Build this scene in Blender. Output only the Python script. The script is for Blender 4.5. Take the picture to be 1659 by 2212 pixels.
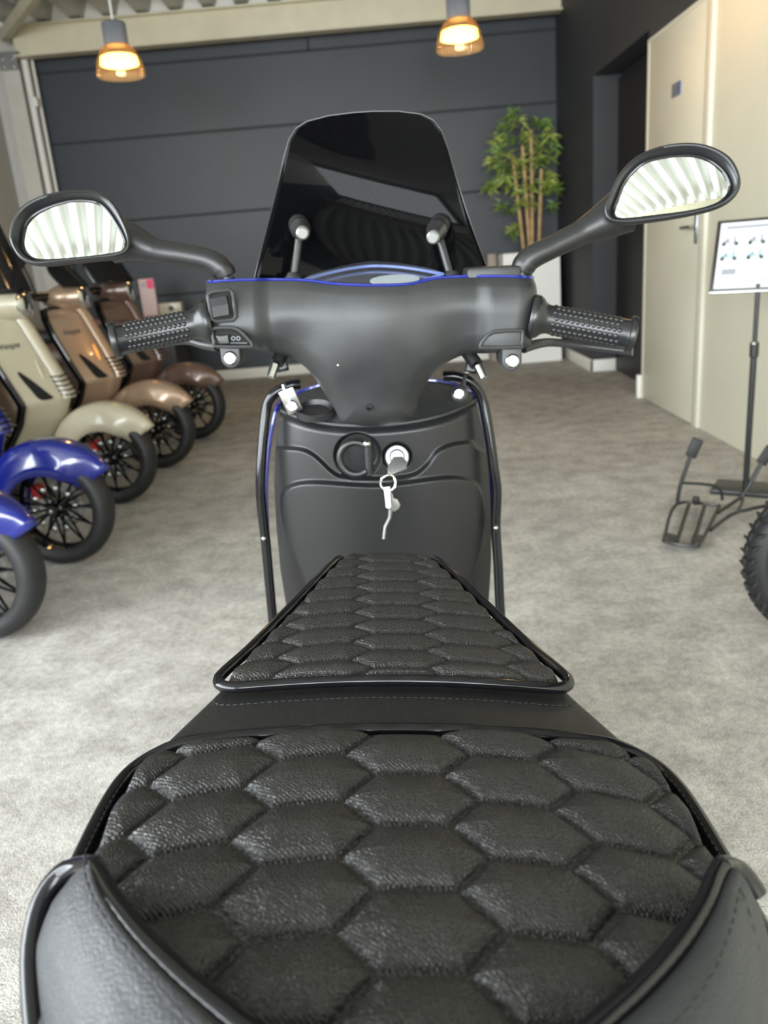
import bpy, bmesh, math, random
import numpy as np
from mathutils import Matrix, Vector
R = math.radians
for o in list(bpy.data.objects):
    bpy.data.objects.remove(o)
scene = bpy.context.scene
COL = scene.collection

# ------------------------------------------------------------------ camera
CAM_H = 1.10; F_PX = 1730.0; PITCH = 17.8; YAW = 1.0; ROLL = -4.7
cam_data = bpy.data.cameras.new('camera')
cam_data.sensor_fit = 'VERTICAL'; cam_data.sensor_height = 36.0
cam_data.lens = F_PX / 2212.0 * 36.0
cam_data.clip_start = 0.02
cam_data.dof.use_dof = True
cam_data.dof.focus_distance = 0.64
cam_data.dof.aperture_fstop = 9.0
cam = bpy.data.objects.new('camera', cam_data); COL.objects.link(cam)
RC = Matrix.Rotation(R(YAW), 4, 'Z') @ Matrix.Rotation(R(90 - PITCH), 4, 'X') @ Matrix.Rotation(R(ROLL), 4, 'Z')
cam.matrix_world = Matrix.Translation((0, 0, CAM_H)) @ RC
scene.camera = cam

# ------------------------------------------------------------------ light and exposure
scene.view_settings.view_transform = 'Standard'
scene.view_settings.look = 'None'
scene.view_settings.exposure = 0.93
scene.view_settings.gamma = 1.0
scene.view_settings.use_curve_mapping = False
world = bpy.data.worlds.new('world'); scene.world = world; world.use_nodes = True
bg = world.node_tree.nodes['Background']
bg.inputs['Color'].default_value = (0.86, 0.93, 1.0, 1); bg.inputs['Strength'].default_value = 1.0

def area_light(name, loc, target, sx, sy, power, col):
    l = bpy.data.lights.new(name, 'AREA'); l.shape = 'RECTANGLE'; l.size = sx; l.size_y = sy
    l.energy = power; l.color = col
    o = bpy.data.objects.new(name, l); COL.objects.link(o)
    o.location = loc
    o.rotation_euler = (Vector(target) - Vector(loc)).to_track_quat('-Z', 'Y').to_euler()
    return o
area_light('daylight_rear', (-0.6, -5.85, 1.75), (-0.6, 0, 1.75), 5.0, 2.7, 410, (0.90, 0.96, 1.0))
area_light('daylight_left', (-3.3, -1.6, 1.85), (0, -1.6, 1.85), 5.6, 2.3, 330, (0.90, 0.96, 1.0))

# ------------------------------------------------------------------ helpers
RCn = np.array(RC.to_3x3())
def ray(px, py):
    return RCn @ np.array([(px - 829.5) / F_PX, -(py - 1106.0) / F_PX, -1.0])
def solve(r, X=None, Y=None, Z=None, plane=None):
    o = np.array([0, 0, CAM_H])
    if plane is not None:
        c, n = np.array(plane[0], float), np.array(plane[1], float)
        t = n.dot(c - o) / n.dot(r)
    elif Y is not None: t = Y / r[1]
    elif X is not None: t = X / r[0]
    else: t = (Z - CAM_H) / r[2]
    return o + t * r
HEAD, LEAN = R(0.4885), R(-1.7658)
_n = np.array([math.cos(HEAD) * math.cos(LEAN), math.sin(HEAD) * math.cos(LEAN), math.sin(LEAN)])
_y = np.array([-math.sin(HEAD), math.cos(HEAD), 0.0])
_z = np.cross(_n, _y)
RSn = np.stack([_n, _y, _z], 1)
def S(px, py, **k):          # a measured point in the ridden scooter's own frame
    return solve(RSn.T @ ray(px, py), **k)
def W(px, py, **k):          # a measured point in the room
    return solve(ray(px, py), **k)

def sstep(a, b, x):
    t = np.clip((x - a) / (b - a), 0, 1); return t * t * (3 - 2 * t)
def spline(pts, n=8, closed=False):
    P = np.array(pts, float); m = len(P); out = []
    segs = m if closed else m - 1
    for i in range(segs):
        if closed: a, b, c, d = P[(i-1) % m], P[i], P[(i+1) % m], P[(i+2) % m]
        else: a, b, c, d = P[max(i-1, 0)], P[i], P[i+1], P[min(i+2, m-1)]
        for k in range(n):
            t = k / n
            out.append(0.5 * ((2*b) + (c-a)*t + (2*a-5*b+4*c-d)*t*t + (3*b-a-3*c+d)*t**3))
    if not closed: out.append(P[-1])
    return np.array(out)
def seg_dist(X, Y, poly, closed=False):
    P = np.array(poly, float); d = np.full(X.shape, 1e9)
    m = len(P)
    for i in range(m if closed else m - 1):
        a, b = P[i], P[(i+1) % m]; e = b - a; L = e.dot(e) + 1e-12
        t = np.clip(((X - a[0]) * e[0] + (Y - a[1]) * e[1]) / L, 0, 1)
        d = np.minimum(d, np.hypot(X - a[0] - t*e[0], Y - a[1] - t*e[1]))
    return d
def inside(X, Y, poly):
    P = np.array(poly, float); c = np.zeros(X.shape, bool); m = len(P)
    for i in range(m):
        a, b = P[i], P[(i+1) % m]
        cond = (a[1] > Y) != (b[1] > Y)
        with np.errstate(divide='ignore', invalid='ignore'):
            xi = (b[0]-a[0]) * (Y-a[1]) / (b[1]-a[1]) + a[0]
        c ^= cond & (X < xi)
    return c
def frame(o, z, x=None):
    z = np.array(z, float); z /= np.linalg.norm(z)
    if x is None: x = np.array([1, 0, 0]) if abs(z[0]) < 0.9 else np.array([0, 1, 0])
    x = np.array(x, float); x = x - z * x.dot(z); x /= np.linalg.norm(x)
    y = np.cross(z, x); M = np.eye(4); M[:3, 0] = x; M[:3, 1] = y; M[:3, 2] = z; M[:3, 3] = o
    return M
def T(x, y, z):
    M = np.eye(4); M[:3, 3] = (x, y, z); return M
def ROT(a, ax):
    return np.array(Matrix.Rotation(a, 4, ax))

class MB:
    def __init__(s): s.v = []; s.f = []; s.n = 0
    def add(s, V, Fs, M=None):
        V = np.array(V, float).reshape(-1, 3)
        if M is not None: V = V @ M[:3, :3].T + M[:3, 3]
        s.v.append(V); s.f += [tuple(i + s.n for i in f) for f in Fs]; s.n += len(V)
        return s
    def bm(s, bm, M=None):
        bm.verts.index_update()
        V = [v.co[:] for v in bm.verts]; Fs = [tuple(v.index for v in f.verts) for f in bm.faces]
        bm.free(); return s.add(V, Fs, M)
    def box(s, x0, x1, y0, y1, z0, z1, bev=0.0, seg=2, M=None):
        bm = bmesh.new(); bmesh.ops.create_cube(bm, size=1)
        for v in bm.verts:
            v.co = ((x0+x1)/2 + v.co.x*(x1-x0), (y0+y1)/2 + v.co.y*(y1-y0), (z0+z1)/2 + v.co.z*(z1-z0))
        if bev: bmesh.ops.bevel(bm, geom=bm.edges[:], offset=bev, segments=seg, profile=0.5, affect='EDGES')
        return s.bm(bm, M)
    def loft(s, rings, closed=True, cap0=True, cap1=True, M=None):
        k = len(rings[0]); V = np.concatenate([np.array(r, float) for r in rings]); Fs = []
        for i in range(len(rings)-1):
            for j in range(k if closed else k-1):
                a, b = i*k+j, i*k+(j+1) % k
                Fs.append((a, b, b+k, a+k))
        if closed and cap0: Fs.append(tuple(range(k-1, -1, -1)))
        if closed and cap1: Fs.append(tuple(range((len(rings)-1)*k, len(rings)*k)))
        return s.add(V, Fs, M)
    def tube(s, path, r, n=12, cap=True, sx=1.0, closed=False, M=None):
        P = np.array(path, float); m = len(P)
        rr = np.full(m, r) if np.isscalar(r) else np.interp(np.linspace(0, 1, m), np.linspace(0, 1, len(r)), r)
        if closed: tan = np.roll(P, -1, 0) - np.roll(P, 1, 0)
        else: tan = np.gradient(P, axis=0)
        tan /= np.linalg.norm(tan, axis=1)[:, None] + 1e-12
        up = np.array([0, 0, 1.0]) if abs(tan[0][2]) < 0.9 else np.array([0, 1.0, 0])
        u = np.cross(up, tan[0]); u /= np.linalg.norm(u); rings = []
        for i in range(m):
            u = u - tan[i] * u.dot(tan[i]); u /= np.linalg.norm(u) + 1e-12
            w = np.cross(tan[i], u)
            a = np.arange(n) * 2 * math.pi / n
            rings.append(P[i] + rr[i] * (np.cos(a)[:, None] * u * sx + np.sin(a)[:, None] * w))
        if closed: rings.append(rings[0])
        return s.loft(rings, cap0=cap and not closed, cap1=cap and not closed, M=M)
    def lathe(s, prof, n=24, M=None, cap=True):
        a = np.arange(n) * 2 * math.pi / n
        rings = [np.stack([max(r, 1e-5)*np.cos(a), max(r, 1e-5)*np.sin(a), np.full(n, h)], 1) for r, h in prof]
        return s.loft(rings, cap0=cap, cap1=cap, M=M)
    def grid(s, P, M=None, wrap=False):
        ny, nx = P.shape[:2]; Fs = []
        idx = np.arange(ny*nx).reshape(ny, nx)
        a = idx[:-1, :-1].ravel(); b = idx[:-1, 1:].ravel(); c = idx[1:, 1:].ravel(); d = idx[1:, :-1].ravel()
        return s.add(P.reshape(-1, 3), list(zip(a.tolist(), b.tolist(), c.tolist(), d.tolist())), M)
    def prism(s, poly, z0, z1, bev=0.0, M=None, seg=3):
        P = np.array(poly, float)
        if np.cross(np.roll(P, -1, 0) - P, np.roll(P, -2, 0) - np.roll(P, -1, 0)).sum() < 0: P = P[::-1]
        e = np.roll(P, -1, 0) - np.roll(P, 1, 0); e /= np.linalg.norm(e, axis=1)[:, None] + 1e-12
        nrm = np.stack([e[:, 1], -e[:, 0]], 1)
        def ring(off, z): return np.concatenate([P + nrm*off, np.full((len(P), 1), z)], 1)
        if bev:
            rs = [ring(-bev*(1-math.sin(a)), z0 + bev*(1-math.cos(a))) for a in np.linspace(0, math.pi/2, seg+1)]
            rs += [ring(-bev*(1-math.cos(a)), z1 - bev*(1-math.sin(a))) for a in np.linspace(0, math.pi/2, seg+1)]
        else: rs = [ring(0, z0), ring(0, z1)]
        return s.loft(rs, M=M)
    def sphere(s, c, r, n=12, M=None):
        rx, ry, rz = (r, r, r) if np.isscalar(r) else r
        rings = []
        for i in range(n//2+1):
            t = -math.pi/2 + math.pi*i/(n//2); a = np.arange(n)*2*math.pi/n; q = max(math.cos(t), 1e-4)
            rings.append(np.stack([c[0]+rx*q*np.cos(a), c[1]+ry*q*np.sin(a), np.full(n, c[2]+rz*math.sin(t))], 1))
        return s.loft(rings, M=M)

def obj(name, mb, mat, parent=None, smooth=True, angle=38, label=None, subsurf=0, solid=0):
    me = bpy.data.meshes.new(name)
    V = np.concatenate(mb.v)
    me.from_pydata(V.tolist(), [], mb.f); me.update()
    bm = bmesh.new(); bm.from_mesh(me)
    bmesh.ops.recalc_face_normals(bm, faces=bm.faces[:]); bm.to_mesh(me); bm.free()
    me.materials.append(mat)
    if smooth:
        me.shade_smooth()
        if angle: me.set_sharp_from_angle(angle=R(angle))
    o = bpy.data.objects.new(name, me); COL.objects.link(o)
    if parent: o.parent = parent
    if label: o['label'] = label
    if solid:
        m = o.modifiers.new('thick', 'SOLIDIFY'); m.thickness = solid; m.offset = 0
    if subsurf:
        m = o.modifiers.new('sub', 'SUBSURF'); m.levels = subsurf; m.render_levels = subsurf
    return o
def tag(o, label, cat, group=None):
    o['label'] = label; o['category'] = cat
    if group: o['group'] = group
    return o
def thing(name, label, cat, loc=(0, 0, 0), rz=0, group=None):
    o = bpy.data.objects.new(name, None); COL.objects.link(o)
    o.empty_display_size = 0.1
    o.location = loc; o.rotation_euler = (0, 0, rz)
    return tag(o, label, cat, group)
def struct(name, mb, mat, parent=None, **k):
    o = obj(name, mb, mat, parent, **k)
    if parent is None: o['kind'] = 'structure'
    return o

# ------------------------------------------------------------------ materials
def mat(name, col, rough=0.5, metal=0.0, coat=0.0, spec=0.5, noise=0.0, nscale=8, bump=0.0, bscale=200, rnoise=0.0, alpha=None):
    m = bpy.data.materials.new(name); m.use_nodes = True
    nt = m.node_tree; b = nt.nodes['Principled BSDF']
    b.inputs['Base Color'].default_value = (*col, 1); b.inputs['Roughness'].default_value = rough
    b.inputs['Metallic'].default_value = metal; b.inputs['Coat Weight'].default_value = coat
    b.inputs['Coat Roughness'].default_value = 0.05
    b.inputs['Specular IOR Level'].default_value = spec
    tc = nt.nodes.new('ShaderNodeTexCoord')
    if noise or rnoise:
        n = nt.nodes.new('ShaderNodeTexNoise'); n.inputs['Scale'].default_value = nscale; n.inputs['Detail'].default_value = 5
        nt.links.new(tc.outputs['Object'], n.inputs['Vector'])
        if noise:
            r = nt.nodes.new('ShaderNodeValToRGB')
            r.color_ramp.elements[0].position = 0.3; r.color_ramp.elements[1].position = 0.7
            r.color_ramp.elements[0].color = (*[c*(1-noise) for c in col], 1)
            r.color_ramp.elements[1].color = (*[min(1, c*(1+noise)) for c in col], 1)
            nt.links.new(n.outputs['Fac'], r.inputs['Fac']); nt.links.new(r.outputs['Color'], b.inputs['Base Color'])
        if rnoise:
            mr = nt.nodes.new('ShaderNodeMapRange')
            mr.inputs['To Min'].default_value = rough - rnoise; mr.inputs['To Max'].default_value = rough + rnoise
            nt.links.new(n.outputs['Fac'], mr.inputs['Value']); nt.links.new(mr.outputs['Result'], b.inputs['Roughness'])
    if bump:
        n2 = nt.nodes.new('ShaderNodeTexNoise'); n2.inputs['Scale'].default_value = bscale; n2.inputs['Detail'].default_value = 3
        nt.links.new(tc.outputs['Object'], n2.inputs['Vector'])
        bu = nt.nodes.new('ShaderNodeBump'); bu.inputs['Strength'].default_value = bump; bu.inputs['Distance'].default_value = 0.002
        nt.links.new(n2.outputs['Fac'], bu.inputs['Height']); nt.links.new(bu.outputs['Normal'], b.inputs['Normal'])
    return m
def leather_mat(name, col, rough, strength, scale):
    m = mat(name, col, rough, spec=0.5); nt = m.node_tree; b = nt.nodes['Principled BSDF']
    tc = nt.nodes.new('ShaderNodeTexCoord')
    n = nt.nodes.new('ShaderNodeTexNoise'); n.inputs['Scale'].default_value = 60; n.inputs['Detail'].default_value = 2
    nt.links.new(tc.outputs['Object'], n.inputs['Vector'])
    mx = nt.nodes.new('ShaderNodeMix'); mx.data_type = 'VECTOR'; mx.inputs['Factor'].default_value = 0.012
    nt.links.new(tc.outputs['Object'], mx.inputs['A']); nt.links.new(n.outputs['Color'], mx.inputs['B'])
    v = nt.nodes.new('ShaderNodeTexVoronoi'); v.feature = 'DISTANCE_TO_EDGE'; v.inputs['Scale'].default_value = scale
    nt.links.new(mx.outputs['Result'], v.inputs['Vector'])
    mr = nt.nodes.new('ShaderNodeMapRange'); mr.inputs['From Max'].default_value = 0.22; mr.clamp = True
    nt.links.new(v.outputs['Distance'], mr.inputs['Value'])
    bu = nt.nodes.new('ShaderNodeBump'); bu.inputs['Strength'].default_value = strength; bu.inputs['Distance'].default_value = 0.0010
    nt.links.new(mr.outputs['Result'], bu.inputs['Height']); nt.links.new(bu.outputs['Normal'], b.inputs['Normal'])
    return m
def glass_mix(name, tint, gloss_rough=0.02, trans=0.5, spec=0.5):
    m = bpy.data.materials.new(name); m.use_nodes = True; nt = m.node_tree
    for n in list(nt.nodes): nt.nodes.remove(n)
    out = nt.nodes.new('ShaderNodeOutputMaterial'); tr = nt.nodes.new('ShaderNodeBsdfTransparent')
    tr.inputs['Color'].default_value = (*tint, 1)
    gl = nt.nodes.new('ShaderNodeBsdfPrincipled'); gl.inputs['Base Color'].default_value = (*[c*0.15 for c in tint], 1)
    gl.inputs['Roughness'].default_value = gloss_rough; gl.inputs['Specular IOR Level'].default_value = spec
    mx = nt.nodes.new('ShaderNodeMixShader'); mx.inputs['Fac'].default_value = 1 - trans
    nt.links.new(tr.outputs[0], mx.inputs[1]); nt.links.new(gl.outputs[0], mx.inputs[2]); nt.links.new(mx.outputs[0], out.inputs['Surface'])
    return m
def emit_mat(name, col, strength):
    m = bpy.data.materials.new(name); m.use_nodes = True; nt = m.node_tree; b = nt.nodes['Principled BSDF']
    b.inputs['Base Color'].default_value = (*col, 1); b.inputs['Emission Color'].default_value = (*col, 1)
    b.inputs['Emission Strength'].default_value = strength
    return m
def carpet_mat():
    m = mat('carpet', (0.4, 0.38, 0.35), 0.95, spec=0.1); nt = m.node_tree; b = nt.nodes['Principled BSDF']
    tc = nt.nodes.new('ShaderNodeTexCoord')
    def noise(s, d):
        n = nt.nodes.new('ShaderNodeTexNoise'); n.inputs['Scale'].default_value = s; n.inputs['Detail'].default_value = d
        nt.links.new(tc.outputs['Object'], n.inputs['Vector']); return n
    def ramp(n, a, b_, c0, c1):
        r = nt.nodes.new('ShaderNodeValToRGB'); e = r.color_ramp.elements
        e[0].position = a; e[1].position = b_; e[0].color = (*c0, 1); e[1].color = (*c1, 1)
        nt.links.new(n.outputs['Fac'], r.inputs['Fac']); return r
    a = ramp(noise(9, 6), 0.36, 0.64, (0.395, 0.377, 0.348), (0.53, 0.510, 0.475))
    f = ramp(noise(260, 2), 0.35, 0.65, (0.62, 0.62, 0.62), (1.28, 1.28, 1.27))
    l = ramp(noise(1.2, 3), 0.35, 0.65, (0.86, 0.85, 0.85), (1.08, 1.08, 1.08))
    md = ramp(noise(48, 3), 0.34, 0.66, (0.85, 0.85, 0.845), (1.13, 1.13, 1.13))
    def mul(x, y):
        k = nt.nodes.new('ShaderNodeMix'); k.data_type = 'RGBA'; k.blend_type = 'MULTIPLY'; k.inputs['Factor'].default_value = 1
        nt.links.new(x, k.inputs['A']); nt.links.new(y, k.inputs['B']); return k.outputs['Result']
    nt.links.new(mul(mul(mul(a.outputs[0], f.outputs[0]), l.outputs[0]), md.outputs[0]), b.inputs['Base Color'])
    bu = nt.nodes.new('ShaderNodeBump'); bu.inputs['Strength'].default_value = 0.9; bu.inputs['Distance'].default_value = 0.004
    nb = noise(300, 2); nt.links.new(nb.outputs['Fac'], bu.inputs['Height']); nt.links.new(bu.outputs['Normal'], b.inputs['Normal'])
    return m
M = dict(
    carpet=carpet_mat(),
    darkwall=mat('anthracite_panel', (0.030, 0.036, 0.044), 0.5, noise=0.1, nscale=1.5),
    darkwall2=mat('anthracite_plaster', (0.030, 0.033, 0.037), 0.65, noise=0.1, nscale=2),
    groove=mat('panel_joint', (0.018, 0.02, 0.024), 0.7),
    black_door=mat('black_door', (0.012, 0.011, 0.012), 0.5),
    cream=mat('cream_panel', (0.62, 0.60, 0.475), 0.45, noise=0.03, nscale=2),
    cream_strip=mat('cream_strip', (0.66, 0.635, 0.52), 0.4),
    beam=mat('beam_paint', (0.62, 0.58, 0.43), 0.5, noise=0.05, nscale=6),
    column=mat('column_paint', (0.50, 0.48, 0.43), 0.5, noise=0.05, nscale=6),
    deck=mat('roof_deck', (0.54, 0.54, 0.50), 0.5, noise=0.04, nscale=2),
    white=mat('white_paint', (0.80, 0.79, 0.74), 0.5),
    leftwall=mat('light_wall', (0.55, 0.53, 0.48), 0.7),
    planter=mat('planter_white', (0.80, 0.80, 0.76), 0.45),
    taupe=mat('taupe_paint', (0.30, 0.26, 0.22), 0.6),
    leather=leather_mat('quilted_leather', (0.017, 0.0163, 0.0153), 0.38, 0.42, 430),
    leather_band=leather_mat('smooth_leather', (0.010, 0.010, 0.010), 0.45, 0.25, 700),
    leather_grey=leather_mat('grey_leather', (0.026, 0.027, 0.030), 0.5, 0.22, 420),
    stitch=mat('thread', (0.012, 0.012, 0.012), 0.6),
    piping=mat('gloss_piping', (0.005, 0.005, 0.006), 0.12, spec=0.38, rnoise=0.04, nscale=30),
    plastic=mat('worn_black_plastic', (0.022, 0.023, 0.0235), 0.44, noise=0.35, nscale=14, bump=0.12, bscale=900, rnoise=0.07),
    plastic2=mat('black_plastic', (0.010, 0.010, 0.0105), 0.36, bump=0.1, bscale=900),
    rubber=mat('rubber', (0.010, 0.0105, 0.011), 0.30),
    tyre=mat('tyre_rubber', (0.012, 0.012, 0.0125), 0.55, noise=0.2, nscale=20),
    gloss=mat('gloss_black', (0.004, 0.004, 0.005), 0.12, spec=0.4),
    satin=mat('satin_black_metal', (0.02, 0.02, 0.021), 0.35),
    blue=mat('blue_lacquer', (0.006, 0.013, 0.17), 0.22, coat=1.0),
    bluerim=mat('blue_rim', (0.16, 0.22, 0.52), 0.2, coat=0.6),
    beige=mat('beige_lacquer', (0.43, 0.385, 0.28), 0.35, coat=0.4),
    copper=mat('rose_gold_lacquer', (0.37, 0.25, 0.165), 0.30, metal=0.35, coat=0.6),
    brown=mat('brown_lacquer', (0.13, 0.075, 0.055), 0.30, metal=0.2, coat=0.6),
    chrome=mat('chrome', (0.85, 0.86, 0.86), 0.12, metal=1.0),
    zinc=mat('zinc_steel', (0.42, 0.42, 0.39), 0.3, metal=1.0),
    steel=mat('brushed_steel', (0.42, 0.43, 0.44), 0.32, metal=1.0),
    keyhead=mat('dark_key_metal', (0.26, 0.26, 0.25), 0.4, metal=0.8),
    mirror=mat('mirror_glass', (0.70, 0.735, 0.72), 0.01, metal=1.0),
    smoked=glass_mix('smoked_acrylic', (0.02, 0.02, 0.023), 0.05, 0.35, 0.10),
    smoked_light=glass_mix('smoked_screen', (0.30, 0.30, 0.31), 0.05, 0.70),
    clear=glass_mix('clear_glass', (0.95, 0.96, 0.97), 0.02, 0.80),
    window=glass_mix('window_glass', (0.97, 0.98, 0.98), 0.02, 0.9),
    dial=mat('dial_face', (0.015, 0.016, 0.02), 0.2, coat=1),
    reflw=mat('reflection_white', (0.55, 0.60, 0.62), 0.3),
    hole=mat('hole_dark', (0.004, 0.004, 0.004), 0.9),
    leaf=mat('bamboo_leaf', (0.13, 0.22, 0.035), 0.45, noise=0.45, nscale=6),
    leaf2=mat('bamboo_leaf_light', (0.27, 0.34, 0.06), 0.45, noise=0.35, nscale=6),
    cane=mat('bamboo_cane', (0.42, 0.27, 0.11), 0.5, noise=0.3, nscale=12),
    soil=mat('soil', (0.03, 0.022, 0.015), 0.9),
    lampgrey=mat('lamp_housing_grey', (0.15, 0.16, 0.18), 0.45),
    amber=glass_mix('amber_glass', (1.0, 0.88, 0.70), 0.08, 0.72),
    bulb=emit_mat('lamp_glow', (1.0, 0.66, 0.20), 5.0),
    filament=emit_mat('lamp_filament', (1.0, 0.78, 0.40), 9.0),
    orange=emit_mat('indicator_orange', (1.0, 0.35, 0.05), 0.4),
    red=mat('red_paint', (0.6, 0.03, 0.03), 0.4),
    pink=mat('pink_print', (0.80, 0.10, 0.22), 0.6),
    palepink=mat('pale_pink_card', (0.62, 0.48, 0.46), 0.6),
    wood=mat('brown_worktop', (0.22, 0.12, 0.09), 0.4, noise=0.2, nscale=5),
    desk=mat('dark_desk', (0.035, 0.034, 0.036), 0.5),
    paper=mat('poster_paper', (0.62, 0.62, 0.65), 0.5),
    ink=mat('grey_print', (0.28, 0.28, 0.30), 0.6),
    ink2=mat('dark_print', (0.04, 0.05, 0.05), 0.6),
    ink3=mat('teal_print', (0.22, 0.36, 0.40), 0.6),
    frame=mat('frame_dark', (0.03, 0.026, 0.025), 0.35),
    plate=mat('door_plate', (0.16, 0.17, 0.18), 0.4),
    plateblue=mat('door_plate_blue', (0.05, 0.09, 0.28), 0.4),
)

# ================================================================== SETTING
XL, XR, YB, YF, ZC = -3.4, 1.77, 8.27, -6.0, 3.27
struct('floor', MB().box(-6, 4, YF-0.3, YB+0.3, -0.1, 0), M['carpet'], smooth=False)

# back wall of anthracite sandwich panels
w = MB().box(-3.0, 2.3, YB, YB+0.2, 0, 3.4)
back = struct('wall_back', w, M['darkwall'], smooth=False)
g = MB()
for z in (0.88, 1.60, 2.32, 2.92):
    g.box(-3.0, XR, YB-0.003, YB+0.01, z-0.013, z+0.013)
g.box(-0.50, -0.475, YB-0.003, YB+0.01, 2.92, 3.2)
obj('panel_joint', g, M['groove'], back, smooth=False)
struct('baseboard_back', MB().box(-2.0, XR, YB-0.025, YB, 0, 0.10, 0.004), M['white'])
# left wall: light panel, then columns
struct('wall_left', MB().box(XL-0.2, XL, 1.6, YB+0.2, 0, 3.5), M['leftwall'], smooth=False)
struct('wall_left_corner', MB().box(XL, -3.0, YB, YB+0.2, 0, 3.5), M['leftwall'], smooth=False)
c = MB()
c.box(-3.19, -3.04, 7.98, 7.992, 0, 3.03); c.box(-3.19, -3.04, 8.15, 8.162, 0, 3.03); c.box(-3.122, -3.108, 7.99, 8.155, 0, 3.03)
col = struct('trim_1', c, M['column'], smooth=False)
c = MB().box(-3.23, -3.02, 7.95, 8.19, 3.03, 3.045); c.box(-3.2, -3.04, 7.962, 7.978, 2.9, 3.03)
obj('cap_plate', c, M['steel'], col, smooth=False)
c = MB()
for x in (-3.17, -3.08):
    for z in (2.93, 2.99): c.lathe([(0.012, 0), (0.012, 0.012)], 6, frame((x, 7.962, z), (0, -1, 0)))
obj('bolt', c, M['zinc'], col)
c = MB().tube([(-3.035, 8.12, 0), (-3.035, 8.12, 3.03)], 0.034, 14); c.tube([(-2.985, 8.18, 0), (-2.985, 8.18, 3.03)], 0.012, 8)
c.box(-3.03, -2.975, 8.08, 8.16, 2.62, 2.70, 0.008)
struct('trim_2', c, M['white'])
# roof: I-beam, corrugated deck, brace
b = MB().box(-3.06, 2.6, 8.02, 8.04, 3.02, 3.235); b.box(-3.06, 2.6, 7.96, 8.10, 3.0, 3.015); b.box(-3.06, 2.6, 7.96, 8.10, 3.235, 3.25)
struct('trim_3', b, M['beam'], smooth=False)
P = []; x = -6.0; prof = []
while x < 4.2:
    prof += [(x, ZC), (x+0.10, ZC), (x+0.15, ZC+0.13), (x+0.24, ZC+0.13)]; x += 0.29
prof = np.array(prof)
ys = [YF-0.3, -2, 2, 5, YB+0.3]
G = np.array([[(p[0], y, p[1]) for p in prof] for y in ys])
deck = struct('ceiling', MB().grid(G), M['deck'], smooth=False)
fil = MB()
x = -6.0
while x < 4.0:
    fil.add([(x-0.05, 8.06, ZC+0.13), (x+0.0-0.0, 8.06, ZC), (x-0.14, 8.06, ZC), (x-0.10, 8.06, ZC+0.13)], [(0, 1, 2, 3)])
    x += 0.29
b = MB()
x = -6.0
while x < 4.0:
    b.add([(x+0.10, 8.05, ZC-0.012), (x+0.29, 8.05, ZC-0.012), (x+0.24, 8.05, ZC+0.125), (x+0.15, 8.05, ZC+0.125)], [(0, 1, 2, 3)])
    x += 0.29
obj('rib_filler', b, M['white'], deck, smooth=False)
a0, a1 = np.array([-3.15, 8.05, 3.19]), np.array([-2.35, 6.9, 3.19])
d_ = (a1 - a0) / np.linalg.norm(a1 - a0)
struct('trim_4', MB().box(-0.045, 0.045, -0.03, 0.03, 0, 4.5, M=frame(a0, d_, (0, 0, 1))), M['beam'], smooth=False)
for i, y in enumerate((2.2, -3.2)):
    b = MB().box(-6, 4, y-0.006, y+0.006, 2.95, 3.25); b.box(-6, 4, y-0.07, y+0.07, 2.93, 2.945); b.box(-6, 4, y-0.07, y+0.07, 3.235, 3.25)
    struct('trim_%d' % (5+i), b, M['beam'], smooth=False)
# right: anthracite wall with a deep doorway, then cream door wall
w = MB()
w.box(XR, XR+0.5, 6.92, YB, 0, 3.4); w.box(XR, XR+0.5, 5.58, 6.92, 2.28, 3.4); w.box(XR, XR+0.5, YF, 5.58, 2.225, 3.4)
w.box(XR+0.215, XR+0.5, 5.58, 6.92, 0, 2.28)
struct('wall_right', w, M['darkwall2'], smooth=False)
struct('door_1', MB().box(XR+0.19, XR+0.215, 5.60, 6.90, 0.0, 2.25), M['black_door'], smooth=False)
b = MB().box(XR-0.02, XR, 6.90, YB-0.03, 0, 0.10, 0.003); b.box(XR-0.02, XR+0.214, 6.90, 6.92, 0, 0.10, 0.003)
struct('baseboard_right', b, M['white'])
struct('trim_7', MB().box(XR-0.03, XR+0.0, 5.585, 5.62, 0, 0.16, 0.003), M['white'])
struct('wall_right_front', MB().box(XR+0.012, XR+0.5, YF, 4.55, 0, 2.215), M['cream'], smooth=False)
dr = struct('door_2', MB().box(XR, XR+0.05, 4.64, 5.575, 0.005, 2.21, 0.003), M['cream'])
hb = MB().box(XR-0.012, XR, 4.655, 4.69, 1.02, 1.20, 0.004)
obj('handle_plate', hb, M['steel'], dr)
obj('lever_handle', MB().tube([(XR, 4.67, 1.11), (XR-0.045, 4.67, 1.11), (XR-0.05, 4.69, 1.11), (XR-0.05, 4.79, 1.108)], 0.009, 10), M['steel'], dr)
pl = MB().box(XR-0.006, XR, 5.0, 5.13, 1.825, 1.895)
obj('door_plate', pl, M['plate'], dr, smooth=False)
obj('plate_stripe', MB().box(XR-0.007, XR-0.001, 4.998, 5.02, 1.828, 1.893), M['plateblue'], dr, smooth=False)
struct('trim_8', MB().box(XR-0.006, XR+0.05, 4.56, 4.635, 0, 2.22, 0.002), M['cream_strip'])
struct('trim_9', MB().box(XR-0.004, XR+0.05, 5.56, 5.588, 0, 2.225), M['cream_strip'], smooth=False)
struct('trim_10', MB().box(XR-0.005, XR+0.05, YF, 5.58, 2.205, 2.225), M['cream_strip'], smooth=False)
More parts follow.
